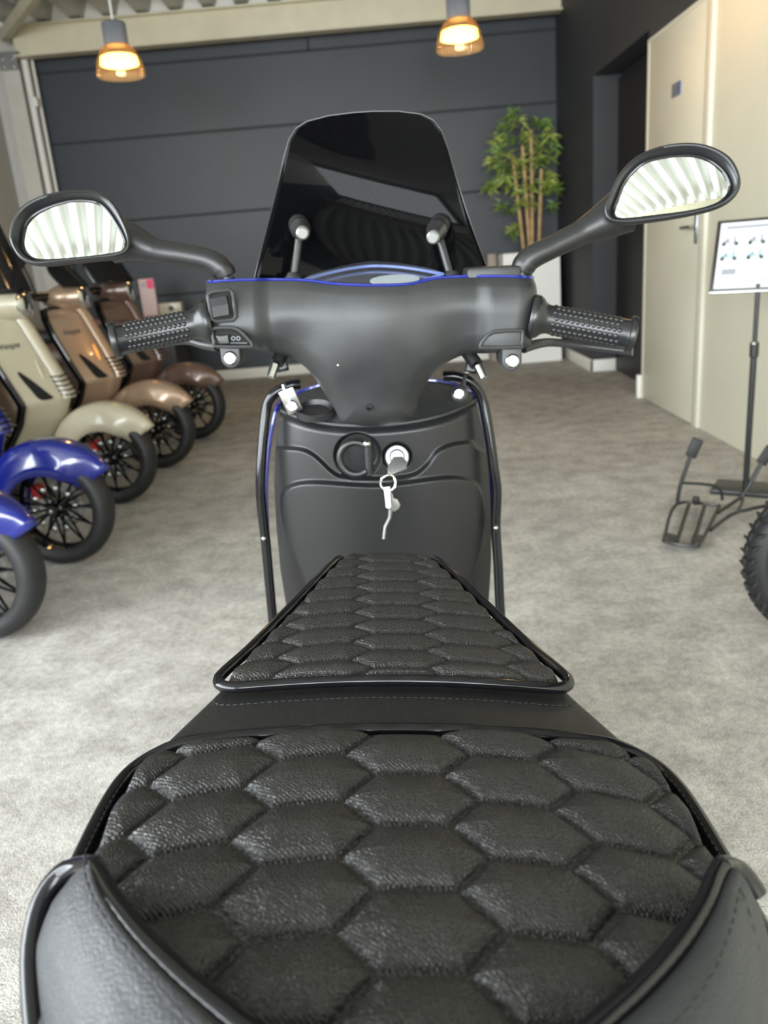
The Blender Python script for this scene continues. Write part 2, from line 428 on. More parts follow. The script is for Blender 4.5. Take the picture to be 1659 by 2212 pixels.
# hall behind the photographer: glazed rear and left fronts
w = MB().box(-3.6, 1.77, YF-0.2, YF, 0, 0.35); w.box(-3.6, 1.77, YF-0.2, YF, 3.15, 3.5)
struct('wall_rear', w, M['leftwall'], smooth=False)
w = MB().box(XL-0.2, XL, YF, 1.6, 0, 0.55); w.box(XL-0.2, XL, YF, 1.6, 3.05, 3.5); w.box(XL-0.2, XL, YF, -4.5, 0.5, 3.1)
struct('wall_left_front', w, M['leftwall'], smooth=False)
for i in range(3):
    x0 = -3.4 + i*1.72; f = MB()
    for a, b_ in ((x0, x0+0.07), (x0+1.65, x0+1.72)): f.box(a, b_, YF-0.08, YF, 0.35, 3.15)
    f.box(x0, x0+1.72, YF-0.08, YF, 0.35, 0.42); f.box(x0, x0+1.72, YF-0.08, YF, 3.08, 3.15)
    o = struct('window_%d' % (i+1), f, M['frame'], smooth=False)
    obj('pane', MB().box(x0+0.07, x0+1.65, YF-0.05, YF-0.04, 0.42, 3.08), M['window'], o, smooth=False)
for i in range(3):
    y0 = -4.5 + i*2.03; f = MB()
    for a, b_ in ((y0, y0+0.07), (y0+1.96, y0+2.03)): f.box(XL-0.12, XL-0.02, a, b_, 0.55, 3.05)
    f.box(XL-0.12, XL-0.02, y0, y0+2.03, 0.55, 0.62); f.box(XL-0.12, XL-0.02, y0, y0+2.03, 2.98, 3.05)
    o = struct('window_%d' % (i+4), f, M['frame'], smooth=False)
    obj('pane', MB().box(XL-0.08, XL-0.07, y0+0.07, y0+1.96, 0.62, 2.98), M['window'], o, smooth=False)

# ================================================================== THE RIDDEN SCOOTER
root = thing('motor_scooter', 'black and blue motor scooter seen over its quilted seat in the foreground', 'scooter')
Ms = Matrix.Identity(4)
for i in range(3):
    for j in range(3): Ms[i][j] = RSn[i, j]
root.matrix_world = Matrix.Translation((0, 0, CAM_H)) @ Ms @ Matrix.Translation((0, 0, -CAM_H))

# ------------------------------------------------------------------ seat
def zc(y):   # seat top along the centre line
    return zsurf(0*y, y)
def smooth_interp(y, ys_, vs):
    yy = np.linspace(ys_[0], ys_[-1], 400); v = np.interp(yy, ys_, vs); k = np.ones(15)/15
    v = np.convolve(np.pad(v, 7, mode='edge'), k, 'valid'); return np.interp(y, yy, v)
def zsurf(x, y): return smooth_interp(y, [0.10, 0.20, 0.30, 0.40, 0.44, 0.50, 0.60, 0.70, 0.76, 0.79, 0.82, 0.85],
                     [0.80, 0.815, 0.821, 0.820, 0.816, 0.815, 0.813, 0.810, 0.805, 0.796, 0.772, 0.735]) - 0.55*x*x
def hexdist(x, y, pitch, a, row):
    b = pitch - a
    best = np.full(x.shape, -1e9)
    n = np.array([row/2, b - a]); n = n / np.linalg.norm(n)
    ci = np.round(x / pitch)
    for dc in (-1, 0, 1):
        c_ = ci + dc
        off = np.where(np.mod(c_, 2) == 0, 0, row/2)
        ry = np.round((y - off) / row)
        for dr_ in (-1, 0, 1):
            cx, cy = c_*pitch, (ry+dr_)*row + off
            qx, qy = np.abs(x-cx), np.abs(y-cy)
            d = np.minimum(row/2 - qy, (b - qx)*n[0] - qy*n[1])
            best = np.maximum(best, d)
    return best
def quilt(x, y, pitch, a, row, puff, run):
    d = hexdist(x, y, pitch, a, row)
    sc = 0.0010*np.abs(np.sin((x*1.0 + y*1.3)*math.pi/0.0026))
    d = np.clip(d - 0.0010 - sc, 0, None)
    t = np.clip(d/run, 0, 1)
    return puff*(0.42*np.sqrt(np.clip(1 - (1-np.clip(t*4.0, 0, 1))**2, 0, 1)) + 0.58*np.sin(t*math.pi/2))

seat = MB()
# leather shell: stations along y, cross-section from left skirt over the top to right skirt
SY = [0.12, 0.16, 0.20, 0.26, 0.30, 0.36, 0.40, 0.42, 0.44, 0.455, 0.47, 0.50, 0.56, 0.62, 0.70, 0.76, 0.80, 0.825, 0.84]
SW = [0.085, 0.120, 0.142, 0.164, 0.172, 0.173, 0.172, 0.168, 0.160, 0.153, 0.147, 0.134, 0.113, 0.095, 0.071, 0.055, 0.044, 0.034, 0.018]
def sw(y): return smooth_interp(y, SY, SW)
rings = []
for y in np.concatenate([np.linspace(0.12, 0.80, 70), np.linspace(0.805, 0.84, 10)]):
    w_ = float(sw(y)); ring = []
    for t in np.linspace(-1, 1, 61):
        q = abs(t); sgn = 1 if t >= 0 else -1
        if q < 0.72:
            xx = w_*(q/0.72)*0.965; drop = 0.0
        else:
            k = (q-0.72)/0.28; xx = w_*(0.965 + 0.05*math.sin(min(k*1.6, 1)*math.pi/2)); drop = 0.115*k**1.25
        z_ = float(zsurf(np.array(min(xx, w_*0.965)), y)) - 0.006 - drop
        ring.append((sgn*xx, y, z_))
    rings.append(ring)
seat.loft(rings, closed=False)
q0 = np.array(rings[0]); q1 = q0.copy(); q1[:, 2] = 0.68; seat.grid(np.stack([q0, q1]))
seat_o = obj('seat', seat, M['leather_band'], root, angle=60)
pv_ = Matrix.Translation((0, 0.45, 0.81))   # the seat sits a little askew on its hinge
seat_o.matrix_local = Matrix.Translation((0.002, 0, 0)) @ pv_ @ Matrix.Rotation(R(3.4), 4, 'Y') @ pv_.inverted()

def outline_front():   # half-widths of the front quilted pad
    ys_ = np.linspace(0.503, 0.838, 560)
    w_ = np.interp(ys_, [0.503, 0.506, 0.513, 0.522, 0.56, 0.62, 0.70, 0.76, 0.79, 0.815, 0.830, 0.838],
                   [0.100, 0.113, 0.1205, 0.1195, 0.1060, 0.0865, 0.0635, 0.047, 0.0415, 0.033, 0.022, 0.010])
    return ys_, w_
def pad(ys_, w_, nx, pitch, a, row, y0, x0, puff, lift, edge):
    U = np.linspace(-1, 1, nx)[None, :]; Yg = np.repeat(ys_[:, None], nx, 1); Wg = w_[:, None]
    X = U*Wg
    poly = np.concatenate([np.stack([w_, ys_], 1), np.stack([-w_, ys_], 1)[::-1]])
    k = max(1, len(ys_)//120)
    poly = np.concatenate([np.stack([w_[::k], ys_[::k]], 1), np.stack([-w_[::k], ys_[::k]], 1)[::-1]])
    de = seg_dist(X, Yg, poly, closed=True)
    e = np.clip(de/edge, 0, 1); e = np.sqrt(np.clip(1-(1-e)**2, 0, 1))
    Z = zsurf(X, Yg) - 0.006 + lift*e + quilt(X-x0, Yg-y0+0.75*X*X, pitch, a, row, puff, row*0.48)*np.clip(de/0.004, 0.1, 1)
    return np.stack([X, Yg, Z], -1)
ys_, w_ = outline_front()
pf = MB().grid(pad(ys_, w_, 420, 0.0560, 0.0190, 0.0285, 0.5290, 0.004, 0.0056, 0.007, 0.010))
obj('front_quilted_pad', pf, M['leather'], seat_o, angle=0, label='front quilted leather pad of the seat')
ysr = np.linspace(0.185, 0.4305, 600)
wr = np.interp(ysr, [0.185, 0.22, 0.26, 0.305, 0.36, 0.385, 0.40, 0.413, 0.423, 0.4285, 0.4305],
               [0.030, 0.095, 0.138, 0.1575, 0.1595, 0.1585, 0.1565, 0.1525, 0.1455, 0.1365, 0.122])
pr = MB().grid(pad(ysr, wr, 560, 0.0555, 0.0188, 0.0428, 0.3590, 0.004, 0.0082, 0.008, 0.012))
obj('rear_quilted_pad', pr, M['leather'], seat_o, angle=0, label='wide rear quilted leather pad of the seat')

def on_seat(p, dz=0.0): return (p[0], p[1], float(zsurf(np.array(p[0]), np.array(p[1]))) + dz)
# glossy piping round the front pad (open at the nose) and round the rear pad
half = [(0.0, 0.4980), (0.05, 0.4980), (0.095, 0.4985), (0.113, 0.500), (0.123, 0.505), (0.1265, 0.514), (0.124, 0.526), (0.1095, 0.562), (0.090, 0.622), (0.067, 0.700), (0.0525, 0.757), (0.047, 0.782), (0.043, 0.797)]
loop = [(-x, y) for x, y in half[::-1]] + half[1:]
lp = [on_seat(p, 0.001) for p in spline(loop, 8)]
lp = [(p[0], p[1], p[2] - 0.016*max(0, (p[1]-0.775)/0.022)) for p in lp]
obj('piping', MB().tube(lp, 0.0042, 12), M['piping'], seat_o, label='gloss black piping round the front seat pad')
half = [(0.0, 0.4345), (0.06, 0.4345), (0.11, 0.4345), (0.135, 0.4335), (0.150, 0.429), (0.159, 0.4195), (0.164, 0.404), (0.1662, 0.38), (0.1665, 0.35), (0.166, 0.32), (0.165, 0.29)]
loop = [(-x, y) for x, y in half[::-1]] + half[1:]
lp = [on_seat(p, 0.001 - 0.004*sstep(0.13, 0.16, abs(p[0]))) for p in spline(loop, 8)]
rp_path = np.array(lp)
obj('piping', MB().tube(lp, 0.0044, 12), M['piping'], seat_o, label='gloss black piping round the rear seat pad')
def stitches(path, L=0.0032, gap=0.0016, r=0.00055):
    P = np.array(path, float); s_ = np.concatenate([[0], np.cumsum(np.linalg.norm(np.diff(P, axis=0), axis=1))])
    mb = MB(); t = 0
    while t + L < s_[-1]:
        a = [np.array([np.interp(q, s_, P[:, k]) for k in range(3)]) for q in (t, t+L/2, t+L)]
        mb.tube(a, [r*0.6, r, r*0.6], 6); t += L + gap
    return mb
half = [(0.0, 0.486), (0.06, 0.486), (0.107, 0.487), (0.122, 0.490), (0.1275, 0.4965)]
loop = [(-x, y) for x, y in half[::-1]] + half[1:]
obj('stitching', stitches([on_seat(p, -0.0057) for p in spline(loop, 8)]), M['stitch'], seat_o)
for sg in (-1, 1):
    l_ = spline([(sg*0.1585, 0.405), (sg*0.1622, 0.385), (sg*0.1632, 0.35), (sg*0.163, 0.32)], 8)
    obj('stitching', stitches([on_seat(p, 0.0008) for p in l_]), M['stitch'], seat_o)

# raised rear bolster, U-shaped round the back of the pad
inn = [(-0.143, 0.306), (-0.1355, 0.297), (-0.124, 0.281), (-0.108, 0.263), (-0.090, 0.246), (-0.072, 0.231), (-0.05, 0.215), (-0.025, 0.204), (0, 0.200)]
inn = inn + [(-x, y) for x, y in inn[-2::-1]]
out = [(-0.1505, 0.311), (-0.162, 0.3125), (-0.1700, 0.305), (-0.1718, 0.289), (-0.168, 0.268), (-0.1595, 0.246), (-0.147, 0.222), (-0.125, 0.19), (-0.09, 0.162), (-0.05, 0.145), (0, 0.138)]
out = out + [(-x, y) for x, y in out[-2::-1]]
inn = [(x, y-0.010) for x, y in inn]; out = [(x*0.985*(1-0.10*sstep(0.31, 0.235, y)), y-0.010) for x, y in out]
I_ = spline(inn, 10); O_ = spline(out, 10); N_ = len(I_)
prof_t = [0, 0.0, 0.10, 0.22, 0.40, 0.62, 0.82, 0.95, 1.0, 1.0, 0.98]
prof_z = [0.800, 0.828, 0.841, 0.844, 0.841, 0.834, 0.823, 0.810, 0.797, 0.75, 0.69]
def bol(s_, t, z):
    k = s_*(N_-1); i = min(int(k), N_-2); f = k-i
    a = I_[i]*(1-f)+I_[i+1]*f; b = O_[i]*(1-f)+O_[i+1]*f
    return np.array([*(a*(1-t)+b*t), z])
tt = np.linspace(0, 1, 44)
zz = smooth_interp(tt, np.linspace(0, 1, len(prof_z)), prof_z); tq = np.interp(tt, np.linspace(0, 1, len(prof_t)), prof_t)
G = np.array([[bol(s_, tq[j], zz[j] + 0.004*math.cos((s_-0.5)*math.pi) - 0.002) for j in range(44)] for s_ in np.linspace(0, 1, 150)])
bo = MB().grid(G)
for row_ in (0, -1):   # close the two arm ends
    ring = G[row_]; base = ring.copy(); base[:, 2] = 0.70; bo.grid(np.stack([ring, base]))
bol_o = obj('rear_bolster', bo, M['leather_grey'], seat_o, angle=70, label='raised grey leather bolster behind the seat pad')
pp = [bol(s_, 0.02, 0.8375 + 0.004*math.cos((s_-0.5)*math.pi)) for s_ in np.linspace(0, 1, 120)]
tipL = [(-0.1520, 0.245, 0.791), (-0.1600, 0.262, 0.798), (-0.1665, 0.280, 0.807), (-0.1665, 0.295, 0.818), (-0.160, 0.3025, 0.826), (-0.151, 0.3015, 0.831)]
tipR = [(0.150, 0.3010, 0.831), (0.157, 0.3015, 0.826), (0.163, 0.2985, 0.818)]
obj('piping', MB().tube(spline(tipL + [tuple(p) for p in pp[2:-2]] + tipR, 3), 0.0048, 12), M['piping'], seat_o, label='gloss black piping along the bolster')
for s0, s1 in ((0.035, 0.45), (0.55, 0.965)):
    st = [bol(s_, 0.34, float(np.interp(0.34, tq[6:], zz[6:])) + 0.0015 + 0.004*math.cos((s_-0.5)*math.pi)) for s_ in np.linspace(s0, s1, 60)]
    obj('stitching', stitches(st, 0.0045, 0.0022, 0.0007), M['stitch'], seat_o)
st = [bol(s_, t, z) for s_, t, z in ((0.965, 0.34, 0.8405), (0.955, 0.55, 0.8345), (0.945, 0.74, 0.825), (0.925, 0.86, 0.810), (0.90, 0.92, 0.797))]
obj('stitching', stitches(spline(st, 6), 0.0045, 0.0022, 0.0007), M['stitch'], seat_o)
# glossy fold on the left arm of the bolster
fl = [bol(s_, t, z) for s_, t, z in ((0.02, 0.55, 0.829), (0.05, 0.66, 0.826), (0.10, 0.80, 0.812), (0.16, 0.90, 0.79), (0.2, 0.97, 0.76))]
obj('bolster_fold', MB().tube(spline(fl, 6), [0.001, 0.003, 0.004, 0.003, 0.001], 10), M['leather_grey'], seat_o)

# ------------------------------------------------------------------ rear body, floorboard, wheels (largely hidden by the seat)
rb = []
for y, w_, z0, z1 in ((-0.06, 0.05, 0.66, 0.74), (0.0, 0.12, 0.52, 0.745), (0.12, 0.160, 0.40, 0.735), (0.28, 0.165, 0.36, 0.70), (0.42, 0.150, 0.34, 0.70), (0.55, 0.115, 0.33, 0.70), (0.66, 0.085, 0.32, 0.70), (0.76, 0.065, 0.30, 0.69)):
    ring = []
    for a in np.linspace(0, 2*math.pi, 28, endpoint=False):
        ca, sa = math.cos(a), math.sin(a)
        ring.append((w_*0.97*math.copysign(abs(ca)**0.6, ca), y, (z0+z1)/2 + (z1-z0)/2*math.copysign(abs(sa)**0.6, sa)))
    rb.append(ring)
obj('rear_body', MB().loft(rb), M['blue'], root, label='blue rear body panel under the seat')
obj('floorboard', MB().box(-0.15, 0.15, 0.70, 1.28, 0.30, 0.335, 0.012), M['plastic2'], root)
def wheel_mb(r, wid, mbs, M4):
    tyre, rim = mbs
    pr_ = []
    for a in np.linspace(-2.3, 2.3, 17):
        pr_.append((r - wid*0.36 + wid*0.36*math.cos(a), wid*0.5*math.sin(a)))
    tyre.lathe([(r*0.795, -wid*0.40)] + pr_ + [(r*0.795, wid*0.40)], 56, M4, cap=False)
def scooter_wheel(name, parent, M4, r=0.23, wid=0.115, spokes=12):
    ty, _ = MB(), None
    wheel_mb(r, wid, (ty, None), M4)
    ro = obj(name, ty, M['tyre'], parent)
    rm = MB()
    rr = r*0.80
    rm.lathe([(rr+0.006, -wid*0.36), (rr, -wid*0.38), (rr-0.012, -wid*0.30), (rr-0.014, 0), (rr-0.012, wid*0.30), (rr, wid*0.38), (rr+0.006, wid*0.36), (rr+0.002, 0)], 48, M4, cap=False)
    rm.lathe([(0.0, -wid*0.42), (0.022, -wid*0.42), (0.032, -wid*0.3), (0.034, wid*0.3), (0.022, wid*0.42), (0, wid*0.42)], 20, M4)
    for i in range(spokes):
        a = 2*math.pi*i/spokes
        for sg in (-1, 1):
            p0 = (0.030*math.cos(a), 0.030*math.sin(a), sg*wid*0.26); p1 = ((rr-0.01)*math.cos(a+0.10*sg), (rr-0.01)*math.sin(a+0.10*sg), sg*wid*0.22)
            rm.tube([p0, p1], [0.0065, 0.0045], 6, M=M4)
    obj('rim', rm, M['gloss'], ro)
    return ro
AX = frame((0, 1.42, 0.225), (1, 0, 0), (0, 0, 1))
scooter_wheel('front_wheel', root, AX, 0.225)
scooter_wheel('rear_wheel', root, frame((0, 0.13, 0.225), (1, 0, 0), (0, 0, 1)), 0.225)
fd = []
for a in np.linspace(R(-35), R(115), 22):
    fd.append([(x, 1.42 + (0.27+0.02*(1-(x/0.085)**2))*math.sin(a), 0.225 + (0.255+0.025*(1-(x/0.085)**2))*math.cos(a) - 0.06*(x/0.085)**2) for x in np.linspace(-0.085, 0.085, 13)])
obj('front_fender', MB().grid(np.array(fd)), M['blue'], root, solid=0.004)

# ------------------------------------------------------------------ leg shield
YS = 1.17
def lip_z(x): return 0.857 + 0.9*x*x
def shield_y(z): return YS + 0.22*np.clip(0.87 - z, 0, 1)*0.35
pts = [S(px, py, Y=1.18) for px, py in [(595, 908), (585, 960), (579, 1050), (583, 1150), (591, 1250), (603, 1330), (615, 1400)]]
ptsR = [S(px, py, Y=1.18) for px, py in [(1036, 885), (1050, 960), (1060, 1050), (1065, 1150), (1066, 1250), (1062, 1330), (1058, 1400)]]
hw_z = [0.5*(p[2]+q[2]) for p, q in zip(pts, ptsR)][::-1]; hw_x = [0.5*(-p[0]+q[0]) for p, q in zip(pts, ptsR)][::-1]
hw_z = [0.33] + hw_z; hw_x = [hw_x[0]*0.92] + hw_x
def sh_hw(z): return smooth_interp(z, hw_z, hw_x)
def pix_poly(lst, Y=1.16): return np.array([[S(a, b, Y=Y)[k] for k in (0, 2)] for a, b in lst])
ridge = spline(pix_poly([(540, 1020), (575, 998), (590, 988), (612, 982), (650, 980), (680, 992), (718, 1025), (745, 1035), (820, 1038), (890, 1031), (922, 1010), (946, 980), (980, 967), (1025, 968), (1045, 985), (1100, 1010)]), 6)
ridge_poly = np.concatenate([ridge, [[0.4, 0.2], [-0.4, 0.2]]])
lid = spline(pix_poly([(660, 1285), (630, 1215), (608, 1160), (600, 1105), (612, 1072), (645, 1052), (700, 1045), (820, 1049), (940, 1036), (1000, 1040), (1040, 1065), (1058, 1115), (1058, 1170), (1040, 1240), (1015, 1300)]), 6)
lid_poly = np.concatenate([lid, [[0.12, 0.40], [-0.12, 0.40]]])
nz, nx = 430, 380
V_ = np.linspace(0, 1, nz)[:, None]; U_ = np.linspace(-1, 1, nx)[None, :]
Ztop = lip_z(U_*0.152)
Zg = 0.33 + (Ztop-0.33)*V_
Xg = U_*sh_hw(Zg)
Yg = shield_y(Zg) + 0.055*np.abs(U_)**3.5
def sdist(poly_line, poly): 
    d = seg_dist(Xg, Zg, poly_line); return np.where(inside(Xg, Zg, poly), d, -d)
Yg = Yg - 0.010*sstep(-0.003, 0.0035, sdist(ridge, ridge_poly)) - 0.010*sstep(-0.003, 0.0035, sdist(lid, lid_poly))
# round-over towards the lip
dl = Ztop - Zg
Yg = Yg + 0.014*np.clip(1-dl/0.014, 0, 1)**2
# recess for hook and lock
hk = S(772, 990, Y=1.16); lk = S(858, 992, Y=1.16)
for c_, r_, dep in ((hk, 0.037, 0.020), (lk, 0.024, 0.010)):
    q = np.hypot(Xg-c_[0], Zg-c_[2]); Yg = Yg + dep*sstep(r_, r_-0.007, q)
leg = obj('leg_shield', MB().grid(np.stack([Xg, Yg, Zg], -1)), M['plastic2'], root, angle=0, label='black inner leg shield with glovebox lid')
# sloping top deck between the lip and the blue edge
dk = []
rim_back = [S(px, py, Y=1.26) for px, py in [(597, 880), (608, 868), (640, 850), (700, 830), (760, 822), (820, 820), (880, 820), (945, 823), (990, 833), (1025, 852), (1036, 868)]]
rb_ = spline(rim_back, 8); nd = len(rb_)
lipx = np.linspace(-1, 1, nd)
for v in np.linspace(0, 1, 14):
    row_ = []
    for i in range(nd):
        u = lipx[i]; xx = u*float(sh_hw(0.872)); l_ = np.array([xx, float(shield_y(0.86) + 0.055*abs(u)**3.5 + 0.014), float(lip_z(u*0.152))])
        p = l_*(1-v) + rb_[i]*v; p[2] += 0.010*math.sin(v*math.pi)*(1-abs(u)**3)
        row_.append(p)
    dk.append(row_)
obj('shield_deck', MB().grid(np.array(dk)), M['plastic'], leg, angle=0)
obj('deck_lip', MB().tube([np.array(p) + np.array([0, -0.001, -0.0005]) for p in dk[0]], 0.0034, 8), M['plastic'], leg)
cup = S(682, 893, Y=1.20)
cf = frame((cup[0], cup[1], cup[2]+0.004), (0, -0.45, 1), (1, 0, 0))
cb = MB().lathe([(0.0, 0.0), (0.021, 0.0), (0.024, 0.003), (0.0265, 0.0065), (0.029, 0.005), (0.031, -0.004)], 36, cf @ np.diag([1, 0.8, 1, 1]))
obj('round_cap', cb, M['plastic2'], leg)
# blue outer shell of the shield
bs = []
for z_ in np.linspace(0.33, 0.862, 24):
    w_ = float(sh_hw(min(z_, 0.875))) - 0.001; yb = float(shield_y(min(z_, 0.86))) + 0.05
    bs.append([(w_*u, yb + 0.012 + 0.06*(1-abs(u)**2.2), z_ + (0.02*(1-u*u) if z_ > 0.88 else 0)) for u in np.linspace(-1, 1, 31)])
obj('outer_shell', MB().grid(np.array(bs)), M['blue'], root, label='blue outer leg shield shell')
ed = [S(px, py, Y=1.235) for px, py in [(578, 1160), (575, 1050), (582, 960), (597, 885)]] 
edR = [S(px, py, Y=1.235) for px, py in [(1036, 868), (1049, 940), (1061, 1030), (1066, 1140)]]
path = ed + list(rim_back[1:-1]) + edR
obj('shield_edge', MB().tube(spline([np.array([float(a) for a in p]) for p in path], 6), 0.0035, 8), M['blue'], leg, label='blue shield edge')
# bag hook: a C-shaped ring with an upright bar
hk2 = (hk[0], 1.166, hk[2])
a = np.linspace(R(52), R(308), 28)
hook = MB().tube([(hk2[0]-0.002+0.0245*math.cos(t), 1.160-0.003*math.cos(t), hk2[2]+0.0245*math.sin(t)) for t in a], 0.0052, 10)
hook.tube([(hk2[0]+0.0165, 1.162, hk2[2]-0.026), (hk2[0]+0.0165, 1.160, hk2[2]+0.024)], 0.0068, 12)
ho = obj('bag_hook', hook, M['plastic2'], leg)
obj('screw_head', MB().sphere((hk2[0]+0.0155, 1.155, hk2[2]+0.0225), (0.0062, 0.005, 0.0055)), M['zinc'], ho)
# ignition lock
lf = frame((lk[0], 1.172, lk[2]), (0, -1, 0.35))
lock = MB().lathe([(0.0185, -0.012), (0.0185, 0.004), (0.0165, 0.0065), (0.012, 0.0065), (0.011, 0.003), (0, 0.003)], 32, lf)
lo = obj('ignition_lock', lock, M['steel'], leg)
obj('lock_barrel', MB().lathe([(0.0105, 0.002), (0.0105, 0.009), (0.009, 0.0105), (0, 0.0105)], 24, lf), M['steel'], lo)

# crash bars beside the shield
def bar(px, Yv, cut): return spline([S(a, b, Y=y) for (a, b), y in zip(px, Yv)], 8)
L1 = [(648, 829), (628, 832), (605, 842), (585, 858), (575, 885), (568, 950), (563, 1040), (566, 1100), (574, 1170), (582, 1260), (590, 1345), (600, 1450)]
R1 = [(958, 812), (980, 812), (1008, 820), (1030, 838), (1044, 868), (1056, 930), (1067, 1010), (1073, 1060), (1071, 1140), (1076, 1220), (1079, 1290), (1085, 1400)]
YV = [1.215, 1.212, 1.21, 1.21, 1.21, 1.205, 1.20, 1.20, 1.20, 1.195, 1.19, 1.18]
for nm, px in (('left', L1), ('right', R1)):
    co = obj('crash_bar', MB().tube(bar(px, YV, 0), 0.0078, 14), M['gloss'], root, label='gloss black crash bar on the %s of the leg shield' % nm)
for px, sg in (((629, 868), 1), ((992, 850), -1)):
    c_ = S(*px, Y=1.195)
    cl = MB()
    if sg > 0: cl.box(-0.012, 0.012, -0.003, 0.003, -0.021, 0.018, 0.002, M=frame(c_, (0.35, 0.15, -1), (1, 0, 0.3)))
    else: cl.lathe([(0.013, -0.004), (0.013, 0.003), (0.010, 0.005), (0, 0.005)], 20, frame(c_, (0, -1, 0.2)))
    cl.tube([c_ + np.array([-0.006*sg, 0.006, 0.010]), c_ + np.array([-0.010*sg, 0.012, 0.024])], 0.004, 8)
    o = obj('bar_clamp', cl, M['zinc'] if sg > 0 else M['satin'], root)
    obj('bolt', MB().lathe([(0.0082, 0), (0.0082, 0.006), (0.006, 0.008), (0, 0.008)], 16, frame(c_ + np.array([0.002*sg, -0.004, -0.006 if sg > 0 else 0]), (0, -1, 0.2))), M['chrome'], o)
    k_ = S(*((570, 1163) if sg > 0 else (1071, 1140)), Y=1.19)
    obj('bolt', MB().sphere(k_, 0.0042), M['zinc'], root)

# ------------------------------------------------------------------ handlebar cover
YH = 1.03
ol_top = [(426, 614), (500, 609), (580, 608), (655, 609), (720, 616), (800, 619), (880, 617), (950, 604), (1040, 600), (1120, 601), (1166, 604)]
ol_right = [(1171, 625), (1168, 660), (1158, 715), (1152, 752)]
ol_bot = [(1120, 766), (1060, 771), (1020, 774), (985, 786), (950, 806), (925, 836), (908, 868), (902, 900), (890, 915), (850, 926), (800, 931), (760, 926), (735, 918), (722, 895), (708, 872), (690, 845), (668, 815), (640, 792), (600, 776), (560, 763), (520, 752)]
ol_left = [(462, 748), (447, 735), (437, 690), (428, 650)]
PP = np.array([[S(a, b, Y=YH + float(np.interp(b, [770, 930], [0, 0.032])))[k] for k in (0, 2)] for a, b in ol_top + ol_right + ol_bot + ol_left])
nT, nR, nB, nL = len(ol_top), len(ol_right), len(ol_bot), len(ol_left)
top_l = spline(PP[:nT], 6); bot_l = spline(PP[nT-1:], 5)  # open line going round ends and bottom
bot_l = np.concatenate([bot_l, PP[:1]])
poly = np.concatenate([top_l, bot_l[1:-1]])
low = np.concatenate([PP[nT+nR-1:nT+nR+nB], PP[nT+nR+nB:nT+nR+nB+1]])
xs = np.concatenate([np.linspace(PP[nT+nR+nB+1][0]+0.000, -0.125, 70)[:-1], np.linspace(-0.125, -0.035, 120)[:-1], np.linspace(-0.035, 0.03, 50)[:-1], np.linspace(0.03, 0.115, 120)[:-1], np.linspace(0.115, 0.2105, 70)])
# bottom and top heights per column by scanning the outline
def z_at(line, x, pick):
    zs_ = []
    for i in range(len(line)-1):
        a, b = line[i], line[i+1]
        if (a[0]-x)*(b[0]-x) <= 0 and abs(a[0]-b[0]) > 1e-9: zs_.append(a[1] + (b[1]-a[1])*(x-a[0])/(b[0]-a[0]))
    return pick(zs_) if zs_ else None
cols = []
for x in xs:
    zt = z_at(poly[list(range(len(poly)))+[0]], x, max); zb = z_at(poly[list(range(len(poly)))+[0]], x, min)
    if zt is None: continue
    cols.append((x, zb, zt))
cols = np.array(cols); xs = cols[:, 0]
nv = 130
Vv = np.linspace(0, 1, nv)[:, None]
Xc = np.repeat(xs[None, :], nv, 0); Zc = cols[:, 1][None, :]*(1-Vv) + cols[:, 2][None, :]*Vv
dB = seg_dist(Xc, Zc, bot_l); 
rnd = np.clip(1 - dB/0.030, 0, 1); rnd = 1 - np.sqrt(np.clip(1-rnd**2, 0, 1))
dT = seg_dist(Xc, Zc, top_l); rt = np.clip(1-dT/0.012, 0, 1)
Yc = YH + 0.034*rnd + 0.006*rt**2
Yc = Yc + 7.0*np.clip(Zc-1.022, 0, 1)**2
# stem leans forward towards its foot, centre swells, end blocks stand proud
Yc = Yc + 0.30*0.012*np.log1p(np.exp((0.978-Zc)/0.012))
Yc = Yc - 0.017*np.exp(-(Xc/0.075)**2)*sstep(0.90, 1.02, Zc)
Yc = Yc - 0.011*sstep(0.128, 0.150, Xc)*sstep(0.965, 0.985, Zc) - 0.011*sstep(-0.128, -0.150, Xc)
Yc = Yc + 0.013*np.exp(-((np.abs(Xc)-0.108)/0.03)**2)*sstep(1.04, 0.98, Zc)
dEnd = np.minimum(Xc-xs[0], xs[-1]-Xc); Yc = Yc + 0.010*np.clip(1-dEnd/0.010, 0, 1)**2
cov = MB().grid(np.stack([Xc, Yc, Zc], -1))
# returns the edge of the cover forward so it has thickness
edge_top = np.stack([Xc[-1], Yc[-1], Zc[-1]], -1); edge_bot = np.stack([Xc[0], Yc[0], Zc[0]], -1)
for e_, dz in ((edge_top, -0.004), (edge_bot, 0.004)):
    r2 = e_.copy(); r2[:, 1] = np.maximum(YH+0.085, e_[:, 1]+0.02); r2[:, 2] += dz
    cov.grid(np.stack([e_, r2]))
for k in (0, -1):
    e_ = np.stack([Xc[:, k], Yc[:, k], Zc[:, k]], -1); r2 = e_.copy(); r2[:, 1] = YH+0.085; cov.grid(np.stack([e_, r2]))
head = obj('handlebar_cover', cov, M['plastic'], root, angle=50, label='worn black plastic handlebar cover')
tl = np.stack([Xc[-1], Yc[-1]+0.004, Zc[-1]+0.001], -1)
mask = (np.arange(len(tl)) % 3 == 0)
obj('top_edge', MB().tube(tl[mask], 0.0024, 8), M['blue'], head, label='blue top edge of the handlebar cover')
